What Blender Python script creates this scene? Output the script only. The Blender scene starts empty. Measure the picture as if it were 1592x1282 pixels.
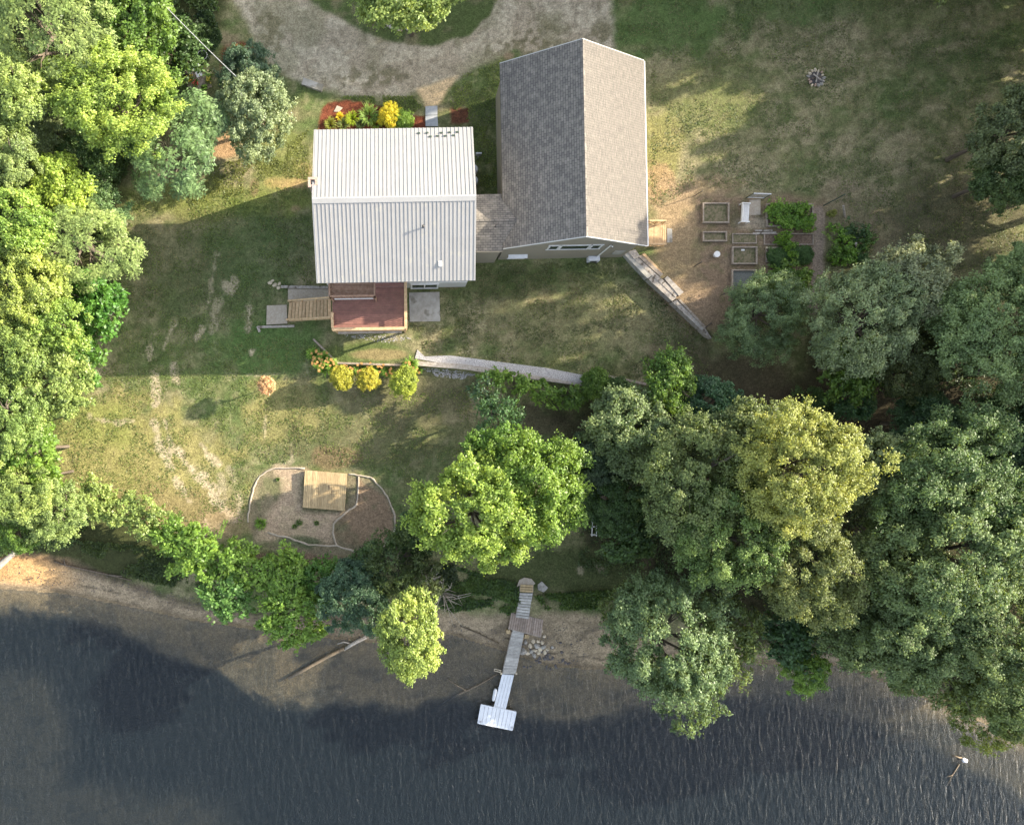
import bpy, bmesh, math, random
import numpy as np
from mathutils import Vector, Matrix

scene = bpy.context.scene
col = scene.collection
R_ = math.radians
# ------------------------------------------------------------------ camera, light
S = 0.055            # metres per photograph pixel at z = 0
CH = 68.0            # drone height
X0, Y0 = 640.0, 640.0   # point straight below the drone, in photograph pixels
cam = bpy.data.cameras.new('camera'); camo = bpy.data.objects.new('camera', cam); col.objects.link(camo)
camo.location = (0, 0, CH); camo.rotation_euler = (0, 0, 0)
cam.sensor_width = 36; cam.sensor_fit = 'HORIZONTAL'
cam.lens = 36 * (CH / S) / 1592.0
cam.shift_x = (796 - X0) / 1592.0; cam.shift_y = -(641 - Y0) / 1592.0
cam.clip_start = 0.5; cam.clip_end = 3000
scene.camera = camo

SUN_EL, SUN_AZ = 24.0, 18.5      # elevation, degrees north of east
w = bpy.data.worlds.new('World'); scene.world = w; w.use_nodes = True
nt = w.node_tree; bg = nt.nodes['Background']
sky = nt.nodes.new('ShaderNodeTexSky'); sky.sky_type = 'NISHITA'; sky.sun_disc = False
sky.sun_elevation = R_(SUN_EL); sky.sun_rotation = R_(90 - SUN_AZ)
sky.air_density = 1.0; sky.dust_density = 2.5; sky.ozone_density = 0.6
hsv = nt.nodes.new('ShaderNodeHueSaturation'); hsv.inputs['Saturation'].default_value = 0.56
nt.links.new(sky.outputs[0], hsv.inputs['Color']); nt.links.new(hsv.outputs[0], bg.inputs[0]); bg.inputs[1].default_value = 0.15
sl = bpy.data.lights.new('sun', 'SUN'); sl.energy = 4.1; sl.angle = R_(0.5); sl.color = (1.0, 0.865, 0.66)
so = bpy.data.objects.new('sun', sl); col.objects.link(so)
sd = Vector((math.cos(R_(SUN_EL)) * math.cos(R_(SUN_AZ)), math.cos(R_(SUN_EL)) * math.sin(R_(SUN_AZ)), math.sin(R_(SUN_EL))))
so.rotation_euler = sd.to_track_quat('Z', 'Y').to_euler(); so.location = sd * 150
scene.view_settings.view_transform = 'Standard'; scene.view_settings.look = 'None'
scene.view_settings.gamma = 1; scene.view_settings.use_curve_mapping = False
scene.view_settings.exposure = 1.72
scene.render.engine = 'CYCLES'
try:
    scene.cycles.max_bounces = 6; scene.cycles.transparent_max_bounces = 12
except Exception: pass

rng = np.random.default_rng(7); random.seed(7)
WATER_Z = -3.4

# ------------------------------------------------------------------ noise
def hash2(ix, iy, seed):
    h = (ix.astype(np.int64) * 374761393 + iy.astype(np.int64) * 668265263 + seed * 1442695041) & 0xffffffff
    h = ((h ^ (h >> 13)) * 1274126177) & 0xffffffff
    return ((h ^ (h >> 16)) & 0xffff) / 65535.0
def vnoise(x, y, seed=0):
    ix = np.floor(x); iy = np.floor(y); fx = x - ix; fy = y - iy
    fx = fx * fx * (3 - 2 * fx); fy = fy * fy * (3 - 2 * fy)
    a = hash2(ix, iy, seed); b = hash2(ix + 1, iy, seed); c = hash2(ix, iy + 1, seed); d = hash2(ix + 1, iy + 1, seed)
    return (a * (1 - fx) + b * fx) * (1 - fy) + (c * (1 - fx) + d * fx) * fy
def fbm(x, y, scale, seed=0, octv=4):
    v = 0; amp = 0.5; t = 0
    x = x / scale; y = y / scale
    for o in range(octv):
        v = v + amp * vnoise(x, y, seed + o * 17); t += amp; amp *= 0.5; x = x * 2.03 + 5.2; y = y * 2.01 + 1.7
    return v / t
def sst(a, b, x):
    t = np.clip((x - a) / (b - a), 0, 1); return t * t * (3 - 2 * t)

# ------------------------------------------------------------------ pixel <-> world
def W(px, py, z=0.0):
    k = (CH - z) / CH
    return Vector(((px - X0) * S * k, (Y0 - py) * S * k, z))
_sh = np.array([(-400, 890), (-100, 900), (0, 914), (100, 922), (200, 942), (300, 964), (400, 978), (500, 990), (600, 1000),
                (700, 985), (780, 1010), (850, 1035), (930, 1040), (1150, 1030), (1290, 1032), (1350, 1050), (1450, 1090), (1592, 1150), (2000, 1300)], float)
_k = (CH - WATER_Z) / CH
SHU = X0 + (_sh[:, 0] - X0) * _k; SHV = Y0 + (_sh[:, 1] - Y0) * _k
def T(x, y):
    x = np.asarray(x, float); y = np.asarray(y, float)
    u = X0 + x / S; v = Y0 - y / S
    side = u - (968 + (v - 390) * 1.04)
    wd = 2.5 + np.clip(v - 526, 0, 400) * 0.7 + np.clip(390 - v, 0, 400) * 0.5
    t = sst(-wd, wd, side)
    zE = -1.5 * sst(500, 700, v)
    zW = -0.9 * sst(340, 440, v)
    z = zW * (1 - t) + zE * t * 0.6
    vg = 568 + np.clip(u - 645, 0, 400) * 0.092
    wg = 3 + np.clip(520 - u, 0, 500) * 0.45 + np.clip(u - 1000, 0, 500) * 0.45
    vg = vg + wg * 0.3
    z = z - 0.8 * sst(-wg, wg, v - vg)
    z = z - 0.4 * sst(600, 860, v) - 0.6 * sst(420, 560, v) * sst(540, 400, u) * sst(860, 700, v)
    vs = np.interp(u, SHU, SHV)
    d = v - vs
    up = z * sst(0, -110, d) + (-2.75 + 0.25 * fbm(x, y, 4, 91)) * (1 - sst(0, -110, d))
    z = np.where(d < 0, up, z)
    slope = sst(-95, -45, d)
    bank = -2.75 - 0.65 * sst(-55, 2, d)
    z = z * (1 - slope) + np.where(d < 2, bank, 0) * slope
    wb = np.interp(u, [0, 150, 300, 400, 640, 800, 1000, 1200, 1400, 1600], [10, 18, 50, 75, 85, 62, 40, 30, 45, 55])
    bed = -3.42 - 0.22 * sst(0, 50, d) - 1.7 * sst(20, 75, d - wb + 45 * (fbm(x, y, 5, 33) - 0.5) + 14 * (fbm(x, y, 1.2, 35) - 0.5))
    q1 = ((u - 60) / 360) ** 2 + ((v - 1335) / 95) ** 2; q2 = ((u + 10) / 95) ** 2 + ((v - 1190) / 130) ** 2; bar = 1.2 * sst(1.2, .35, np.minimum(q1, q2) + .9 * (fbm(x, y, 5, 44) - .5))
    bar2 = sst(1100, 1400, u) * sst(130, 60, d)
    bed = bed * 1.0
    bed = bed + (-4.1 - bed) * np.clip(0.7 * bar + 0.55 * bar2, 0, 1) * sst(10, 60, d)
    z = np.where(d > 2, bed, z)
    z = z + 0.05 * (fbm(x, y, 2.5, 5) - 0.5) * (d < -20)
    return z
def Tz(x, y): return float(T(np.array([x]), np.array([y]))[0])
def G(px, py, dz=0.0):
    z = 0.0
    for _ in range(8):
        p = W(px, py, z + dz); z = Tz(p.x, p.y)
    p = W(px, py, z + dz); return p

# ------------------------------------------------------------------ object helpers
def tag(o, label=None, cat=None, group=None, kind=None):
    if label: o['label'] = label
    if cat: o['category'] = cat
    if group: o['group'] = group
    if kind: o['kind'] = kind
    return o
def empty(name, loc, rz=0.0):
    o = bpy.data.objects.new(name, None); col.objects.link(o); o.location = loc; o.rotation_euler = (0, 0, rz)
    o.empty_display_size = 0.3
    return o
def link(name, me, mat, parent=None, loc=(0, 0, 0)):
    o = bpy.data.objects.new(name, me); col.objects.link(o)
    if mat is not None and len(me.materials) == 0: me.materials.append(mat)
    o.location = loc
    if parent is not None: o.parent = parent
    return o
def copy_tree(o, parent=None):
    c = o.copy(); col.objects.link(c); c.parent = parent
    for ch in list(o.children): copy_tree(ch, c)
    return c
def fast_mesh(name, V, F, smooth=False):
    """V (n,3), F (m,4) quads"""
    me = bpy.data.meshes.new(name)
    n = len(V); m = len(F); kk = F.shape[1]
    me.vertices.add(n); me.vertices.foreach_set('co', np.asarray(V, np.float32).ravel())
    me.loops.add(m * kk); me.loops.foreach_set('vertex_index', np.asarray(F, np.int32).ravel())
    me.polygons.add(m); me.polygons.foreach_set('loop_start', np.arange(0, m * kk, kk, dtype=np.int32))
    me.polygons.foreach_set('loop_total', np.full(m, kk, np.int32))
    if smooth: me.polygons.foreach_set('use_smooth', np.ones(m, bool))
    me.update(calc_edges=True); me.validate()
    return me
class MB:
    def __init__(self): self.v = []; self.f = []
    def poly(self, pts):
        b = len(self.v); self.v += [tuple(p) for p in pts]; self.f.append(tuple(range(b, b + len(pts))))
    def prism(self, pts, h):
        """pts: ordered top corners; extruded down by h"""
        n = len(pts); b = len(self.v)
        P = [Vector(p) for p in pts]
        a = sum(P[i].x * P[(i + 1) % n].y - P[(i + 1) % n].x * P[i].y for i in range(n))
        if a < 0: P = P[::-1]
        self.v += [tuple(p) for p in P] + [(p.x, p.y, p.z - h) for p in P]
        self.f.append(tuple(range(b, b + n))); self.f.append(tuple(range(b + 2 * n - 1, b + n - 1, -1)))
        for i in range(n):
            j = (i + 1) % n; self.f.append((b + i, b + n + i, b + n + j, b + j))
    def box(self, x0, x1, y0, y1, z0, z1):
        self.prism([(x0, y0, z1), (x1, y0, z1), (x1, y1, z1), (x0, y1, z1)], z1 - z0)
    def beam(self, a, b, wd, h):
        a = Vector(a); b = Vector(b); d = (b - a); dl = Vector((d.x, d.y, 0))
        if dl.length < 1e-5:
            self.box(a.x - wd / 2, a.x + wd / 2, a.y - h / 2, a.y + h / 2, min(a.z, b.z), max(a.z, b.z)); return
        n = Vector((-d.y, d.x, 0)).normalized() * wd / 2
        self.prism([a - n, b - n, b + n, a + n], h)
    def tube(self, pts, rads, seg=7, cap=True):
        pts = [Vector(p) for p in pts]; rings = []
        if not hasattr(rads, '__len__'): rads = [rads] * len(pts)
        for i, p in enumerate(pts):
            d = (pts[min(i + 1, len(pts) - 1)] - pts[max(i - 1, 0)]).normalized()
            a = Vector((0, 0, 1)) if abs(d.z) < 0.9 else Vector((1, 0, 0))
            x = d.cross(a).normalized(); y = d.cross(x).normalized()
            b = len(self.v)
            for k in range(seg):
                t = 2 * math.pi * k / seg
                self.v.append(tuple(p + (x * math.cos(t) + y * math.sin(t)) * rads[i]))
            rings.append(b)
        for i in range(len(rings) - 1):
            for k in range(seg):
                k2 = (k + 1) % seg
                self.f.append((rings[i] + k, rings[i] + k2, rings[i + 1] + k2, rings[i + 1] + k))
        if cap:
            self.f.append(tuple(rings[0] + k for k in range(seg))[::-1]); self.f.append(tuple(rings[-1] + k for k in range(seg)))
    def lathe(self, cx, cy, prof, seg=16):
        rings = []
        for r, z in prof:
            b = len(self.v); rings.append(b)
            for k in range(seg):
                t = 2 * math.pi * k / seg; self.v.append((cx + r * math.cos(t), cy + r * math.sin(t), z))
        for i in range(len(rings) - 1):
            for k in range(seg):
                k2 = (k + 1) % seg; self.f.append((rings[i] + k, rings[i] + k2, rings[i + 1] + k2, rings[i + 1] + k))
        self.f.append(tuple(rings[-1] + k for k in range(seg)))
        self.f.append(tuple(rings[0] + k for k in range(seg))[::-1])
    def build(self, name, mat, parent=None, smooth=False, origin=None, bevel=0):
        me = bpy.data.meshes.new(name)
        V = self.v
        if origin is not None: V = [(a - origin[0], b - origin[1], c - origin[2]) for a, b, c in V]
        me.from_pydata(V, [], self.f)
        if smooth:
            for p in me.polygons: p.use_smooth = True
        bm = bmesh.new(); bm.from_mesh(me); bmesh.ops.recalc_face_normals(bm, faces=bm.faces); bm.to_mesh(me); bm.free()
        me.update()
        o = link(name, me, mat, parent)
        if origin is not None: o.location = origin
        return o

# ------------------------------------------------------------------ materials
def N(nt, t, **kw):
    n = nt.nodes.new(t)
    for k, v in kw.items():
        if k in ('location',): continue
        setattr(n, k, v)
    return n
def mat_noise(name, c1, c2, scale=3.0, rough=0.85, bump=0.0, detail=6, stretch=(1, 1, 1), metallic=0.0, spot=None, island=0.0):
    m = bpy.data.materials.new(name); m.use_nodes = True; nt = m.node_tree
    p = nt.nodes['Principled BSDF']; p.inputs['Roughness'].default_value = rough; p.inputs['Metallic'].default_value = metallic
    tc = N(nt, 'ShaderNodeTexCoord'); mp = N(nt, 'ShaderNodeMapping'); mp.inputs['Scale'].default_value = stretch
    nt.links.new(tc.outputs['Object'], mp.inputs[0])
    n = N(nt, 'ShaderNodeTexNoise'); n.inputs['Scale'].default_value = scale; n.inputs['Detail'].default_value = detail; n.inputs['Roughness'].default_value = 0.65
    nt.links.new(mp.outputs[0], n.inputs['Vector'])
    r = N(nt, 'ShaderNodeValToRGB'); r.color_ramp.elements[0].position = 0.35; r.color_ramp.elements[1].position = 0.65
    r.color_ramp.elements[0].color = (*c1, 1); r.color_ramp.elements[1].color = (*c2, 1)
    nt.links.new(n.outputs[0], r.inputs[0]); out = r.outputs[0]
    if spot:
        n2 = N(nt, 'ShaderNodeTexNoise'); n2.inputs['Scale'].default_value = spot[1]; n2.inputs['Detail'].default_value = 3
        nt.links.new(mp.outputs[0], n2.inputs['Vector'])
        r2 = N(nt, 'ShaderNodeValToRGB'); r2.color_ramp.elements[0].position = spot[2]; r2.color_ramp.elements[1].position = spot[2] + 0.08
        nt.links.new(n2.outputs[0], r2.inputs[0])
        mx = N(nt, 'ShaderNodeMixRGB'); mx.inputs[2].default_value = (*spot[0], 1)
        nt.links.new(r2.outputs[0], mx.inputs[0]); nt.links.new(out, mx.inputs[1]); out = mx.outputs[0]
    if island:
        ge = N(nt, 'ShaderNodeNewGeometry'); mr = N(nt, 'ShaderNodeMapRange'); mr.inputs['To Min'].default_value = 1 - island; mr.inputs['To Max'].default_value = 1 + island
        nt.links.new(ge.outputs['Random Per Island'], mr.inputs['Value'])
        vs = N(nt, 'ShaderNodeVectorMath', operation='SCALE'); nt.links.new(out, vs.inputs[0]); nt.links.new(mr.outputs[0], vs.inputs['Scale']); out = vs.outputs[0]
    nt.links.new(out, p.inputs['Base Color'])
    if bump:
        b = N(nt, 'ShaderNodeBump'); b.inputs['Strength'].default_value = bump; b.inputs['Distance'].default_value = 0.03
        nt.links.new(n.outputs[0], b.inputs['Height']); nt.links.new(b.outputs[0], p.inputs['Normal'])
    return m
M = {}
M['metal_roof'] = mat_noise('painted_metal_roof', (0.285, 0.285, 0.28), (0.31, 0.31, 0.305), 0.9, 0.42, 0.0, spot=((0.33, 0.325, 0.3), 1.4, 0.62))
M['metal_rib'] = mat_noise('painted_metal_trim', (0.31, 0.31, 0.305), (0.34, 0.34, 0.335), 2, 0.45)
M['siding'] = mat_noise('tan_siding', (0.26, 0.23, 0.18), (0.3, 0.27, 0.21), 1.5, 0.8, stretch=(0.4, 0.4, 8))
M['siding_white'] = mat_noise('pale_siding', (0.45, 0.45, 0.44), (0.52, 0.52, 0.5), 1.5, 0.8, stretch=(0.4, 0.4, 8))
M['white'] = mat_noise('white_paint', (0.66, 0.66, 0.65), (0.76, 0.76, 0.75), 5, 0.5)
M['glass'] = mat_noise('dark_glass', (0.02, 0.025, 0.03), (0.035, 0.045, 0.05), 1, 0.06)
M['new_wood'] = mat_noise('fresh_timber', (0.42, 0.28, 0.15), (0.58, 0.42, 0.25), 4, 0.8, 0.2, stretch=(1, 1, 1), island=0.14)
M['old_wood'] = mat_noise('weathered_timber', (0.24, 0.21, 0.18), (0.42, 0.39, 0.35), 5, 0.9, 0.3, spot=((0.12, 0.1, 0.08), 2.5, 0.6), island=0.2)
M['bed_wood'] = mat_noise('weathered_bed_boards', (0.2, 0.16, 0.12), (0.36, 0.31, 0.26), 6, 0.9, 0.3, island=0.15)
M['red_deck'] = mat_noise('red_brown_decking', (0.2, 0.095, 0.08), (0.28, 0.135, 0.11), 3, 0.6, 0.1, island=0.13)
M['brown_wood'] = mat_noise('stained_boards', (0.24, 0.14, 0.09), (0.36, 0.24, 0.17), 4, 0.75, 0.2, island=0.15)
M['platform_wood'] = mat_noise('yellowed_boards', (0.34, 0.25, 0.13), (0.52, 0.4, 0.23), 3, 0.8, 0.2, stretch=(3, 0.5, 1), spot=((0.2, 0.14, 0.08), 1.6, 0.64), island=0.16)
M['grey_board'] = mat_noise('grey_dock_boards', (0.33, 0.32, 0.3), (0.48, 0.47, 0.44), 4, 0.85, 0.2, island=0.2)
M['brown_board'] = mat_noise('brown_dock_boards', (0.26, 0.2, 0.16), (0.38, 0.31, 0.26), 4, 0.85, 0.2, island=0.2)
M['aluminium'] = mat_noise('white_dock_panel', (0.56, 0.6, 0.65), (0.66, 0.7, 0.75), 2, 0.45, island=0.05)
M['concrete'] = mat_noise('concrete', (0.28, 0.27, 0.24), (0.42, 0.41, 0.38), 1.3, 0.9, 0.2, spot=((0.2, 0.19, 0.16), 0.9, 0.58))
M['sandy_concrete'] = mat_noise('sandy_concrete', (0.33, 0.28, 0.22), (0.44, 0.39, 0.32), 6, 0.95, 0.3)
M['brick'] = mat_noise('red_brick', (0.3, 0.19, 0.14), (0.45, 0.36, 0.3), 9, 0.9, 0.3)
M['dark'] = mat_noise('dark_metal', (0.03, 0.03, 0.03), (0.06, 0.06, 0.06), 5, 0.5)
M['green_metal'] = mat_noise('green_post_paint', (0.03, 0.05, 0.035), (0.06, 0.09, 0.07), 5, 0.6)
M['galv'] = mat_noise('galvanised_metal', (0.35, 0.36, 0.37), (0.5, 0.51, 0.52), 6, 0.4, metallic=0.4)
M['bark'] = mat_noise('bark', (0.07, 0.055, 0.04), (0.17, 0.14, 0.11), 7, 0.95, 0.6, stretch=(1, 1, 0.3))
M['dead_wood'] = mat_noise('bleached_wood', (0.3, 0.26, 0.21), (0.5, 0.46, 0.4), 5, 0.9, 0.4)
M['wet_wood'] = mat_noise('wet_sunken_wood', (0.1, 0.08, 0.055), (0.2, 0.16, 0.11), 5, 0.8, 0.4)
M['rock'] = mat_noise('stone', (0.2, 0.19, 0.17), (0.42, 0.4, 0.36), 4, 0.9, 0.5)
M['dark_rock'] = mat_noise('dark_wet_stone', (0.05, 0.045, 0.045), (0.12, 0.11, 0.11), 4, 0.7, 0.5)
M['tan_rock'] = mat_noise('tan_stone', (0.42, 0.35, 0.25), (0.6, 0.53, 0.4), 4, 0.9, 0.4)
M['soil'] = mat_noise('garden_soil', (0.09, 0.06, 0.04), (0.2, 0.15, 0.11), 7, 0.98, 0.6)
M['weedy_soil'] = mat_noise('weedy_soil', (0.07, 0.08, 0.03), (0.22, 0.18, 0.12), 6, 0.98, 0.6)
M['mesh_cover'] = mat_noise('grey_netting', (0.1, 0.11, 0.1), (0.16, 0.17, 0.16), 9, 0.9, 0.2)
M['mulch'] = mat_noise('red_mulch', (0.06, 0.02, 0.012), (0.17, 0.055, 0.03), 9, 0.95, 0.8)
M['gravel'] = mat_noise('crushed_stone', (0.2, 0.19, 0.19), (0.55, 0.54, 0.54), 14, 0.95, 0.9, detail=3, island=0.3)
M['blue_slab'] = mat_noise('blue_grey_slab', (0.25, 0.28, 0.31), (0.36, 0.38, 0.41), 3, 0.8)
M['fabric_white'] = mat_noise('white_plastic', (0.6, 0.62, 0.65), (0.72, 0.74, 0.77), 3, 0.5)

def shingles(name, ca, cb, cc):
    m = bpy.data.materials.new(name); m.use_nodes = True; nt = m.node_tree; p = nt.nodes['Principled BSDF']; p.inputs['Roughness'].default_value = 0.92
    uv = N(nt, 'ShaderNodeAttribute', attribute_name='shingle')
    br = N(nt, 'ShaderNodeTexBrick'); br.offset = 0.5; br.inputs['Scale'].default_value = 1
    br.inputs['Brick Width'].default_value = 0.38; br.inputs['Row Height'].default_value = 0.2
    br.inputs['Mortar Size'].default_value = 0.028; br.inputs['Mortar Smooth'].default_value = 0.6; br.inputs['Bias'].default_value = 0
    br.inputs['Color1'].default_value = (*ca, 1); br.inputs['Color2'].default_value = (*cb, 1); br.inputs['Mortar'].default_value = (*[c * 0.55 for c in ca], 1)
    nt.links.new(uv.outputs['Vector'], br.inputs['Vector'])
    n = N(nt, 'ShaderNodeTexNoise'); n.inputs['Scale'].default_value = 1.9; n.inputs['Detail'].default_value = 5; nt.links.new(uv.outputs['Vector'], n.inputs['Vector'])
    r = N(nt, 'ShaderNodeValToRGB'); r.color_ramp.elements[0].position = 0.45; r.color_ramp.elements[1].position = 0.68
    nt.links.new(n.outputs[0], r.inputs[0])
    mx = N(nt, 'ShaderNodeMixRGB'); mx.inputs[2].default_value = (*cc, 1); nt.links.new(br.outputs[0], mx.inputs[1])
    mu = N(nt, 'ShaderNodeMath', operation='MULTIPLY'); mu.inputs[1].default_value = 0.3; nt.links.new(r.outputs[0], mu.inputs[0]); nt.links.new(mu.outputs[0], mx.inputs[0])
    nt.links.new(mx.outputs[0], p.inputs['Base Color'])
    b = N(nt, 'ShaderNodeBump'); b.inputs['Strength'].default_value = 0.6; b.inputs['Distance'].default_value = 0.02; b.invert = True
    nt.links.new(br.outputs['Fac'], b.inputs['Height']); nt.links.new(b.outputs[0], p.inputs['Normal'])
    return m
M['shingle'] = shingles('asphalt_shingles', (0.115, 0.108, 0.10), (0.18, 0.166, 0.15), (0.33, 0.3, 0.26))

def leaf_material(name, transl=0.35, var=0.45):
    m = bpy.data.materials.new(name); m.use_nodes = True; nt = m.node_tree; nt.nodes.clear()
    out = N(nt, 'ShaderNodeOutputMaterial'); oi = N(nt, 'ShaderNodeObjectInfo'); ge = N(nt, 'ShaderNodeNewGeometry')
    ra = N(nt, 'ShaderNodeMapRange'); ra.inputs['To Min'].default_value = 1 - var; ra.inputs['To Max'].default_value = 1 + var
    nt.links.new(ge.outputs['Random Per Island'], ra.inputs['Value'])
    tc = N(nt, 'ShaderNodeTexCoord'); n = N(nt, 'ShaderNodeTexNoise'); n.inputs['Scale'].default_value = 0.55; n.inputs['Detail'].default_value = 3
    nt.links.new(tc.outputs['Object'], n.inputs['Vector'])
    r2 = N(nt, 'ShaderNodeMapRange'); r2.inputs['From Min'].default_value = 0.3; r2.inputs['From Max'].default_value = 0.7; r2.inputs['To Min'].default_value = -0.25; r2.inputs['To Max'].default_value = 0.3
    nt.links.new(n.outputs[0], r2.inputs['Value'])
    hs = N(nt, 'ShaderNodeHueSaturation'); nt.links.new(oi.outputs['Color'], hs.inputs['Color'])
    hh = N(nt, 'ShaderNodeMath', operation='MULTIPLY_ADD'); hh.inputs[1].default_value = -0.045; hh.inputs[2].default_value = 0.5
    nt.links.new(r2.outputs[0], hh.inputs[0]); nt.links.new(hh.outputs[0], hs.inputs['Hue'])
    ad = N(nt, 'ShaderNodeMath', operation='ADD'); nt.links.new(ra.outputs[0], ad.inputs[0]); nt.links.new(r2.outputs[0], ad.inputs[1])
    nt.links.new(ad.outputs[0], hs.inputs['Value'])
    d = N(nt, 'ShaderNodeBsdfDiffuse'); t = N(nt, 'ShaderNodeBsdfTranslucent'); g = N(nt, 'ShaderNodeBsdfGlossy'); g.inputs['Roughness'].default_value = 0.45
    g.inputs['Color'].default_value = (0.9, 0.95, 1, 1)
    nt.links.new(hs.outputs[0], d.inputs[0])
    tm = N(nt, 'ShaderNodeMixRGB', blend_type='MULTIPLY'); tm.inputs[0].default_value = 1; tm.inputs[2].default_value = (1.5, 1.35, 0.5, 1)
    nt.links.new(hs.outputs[0], tm.inputs[1]); nt.links.new(tm.outputs[0], t.inputs[0])
    m1 = N(nt, 'ShaderNodeMixShader'); m1.inputs[0].default_value = transl; nt.links.new(d.outputs[0], m1.inputs[1]); nt.links.new(t.outputs[0], m1.inputs[2])
    m2 = N(nt, 'ShaderNodeMixShader'); m2.inputs[0].default_value = 0.02; nt.links.new(m1.outputs[0], m2.inputs[1]); nt.links.new(g.outputs[0], m2.inputs[2])
    nt.links.new(m2.outputs[0], out.inputs[0])
    return m
M['leaf'] = leaf_material('leaves')
M['petal'] = leaf_material('petals', 0.25, 0.3)

# ------------------------------------------------------------------ terrain painting
def poly_sd(px, py, P):
    P = np.array(P, float); n = len(P); d = np.full(px.shape, 1e9); ins = np.zeros(px.shape, bool)
    for i in range(n):
        a = P[i]; b = P[(i + 1) % n]; e = b - a
        t = np.clip(((px - a[0]) * e[0] + (py - a[1]) * e[1]) / (e @ e + 1e-9), 0, 1)
        d = np.minimum(d, np.hypot(px - a[0] - t * e[0], py - a[1] - t * e[1]))
        c = ((a[1] > py) != (b[1] > py)) & (px < (b[0] - a[0]) * (py - a[1]) / (b[1] - a[1] + 1e-12) + a[0])
        ins ^= c
    return np.where(ins, -d, d)
def line_d(px, py, P):
    P = np.array(P, float); d = np.full(px.shape, 1e9)
    for i in range(len(P) - 1):
        a = P[i]; e = P[i + 1] - a
        t = np.clip(((px - a[0]) * e[0] + (py - a[1]) * e[1]) / (e @ e + 1e-9), 0, 1)
        d = np.minimum(d, np.hypot(px - a[0] - t * e[0], py - a[1] - t * e[1]))
    return d
DRIVE = [(352, -30), (372, 12), (395, 60), (425, 105), (470, 128), (540, 148), (610, 150), (655, 140), (700, 128), (745, 100), (790, 82), (820, 95), (870, 90), (953, 85), (951, 40), (949, -30)]
ISLAND = [(455, -30), (490, 5), (530, 32), (580, 55), (640, 72), (680, 70), (730, 50), (762, 22), (790, -30)]
SANDP = [(648, 140), (700, 120), (712, 118), (696, 140), (680, 165), (662, 165), (655, 150)]
PLAY = [(388, 770), (397, 745), (415, 729), (440, 726), (475, 730), (545, 738), (578, 744), (600, 768), (616, 803), (614, 826), (596, 848), (560, 862), (500, 865), (440, 862), (395, 840), (386, 815)]
PLAYSAND = [(430, 728), (475, 730), (472, 792), (540, 797), (520, 815), (518, 842), (470, 838), (430, 845), (398, 838), (415, 800), (440, 770)]
PLAYBROWN = [(555, 745), (598, 770), (612, 805), (608, 832), (585, 848), (540, 845), (520, 835), (518, 812), (540, 798), (553, 785)]
MULCH = [(494, 205), (500, 170), (510, 160), (540, 155), (580, 162), (625, 178), (662, 180), (664, 215), (490, 220)]
MULCH2 = [(700, 170), (729, 167), (729, 192), (700, 194)]
GARDEN = [(1080, 300), (1200, 300), (1285, 310), (1283, 430), (1270, 470), (1180, 480), (1120, 480), (1085, 430)]

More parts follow.
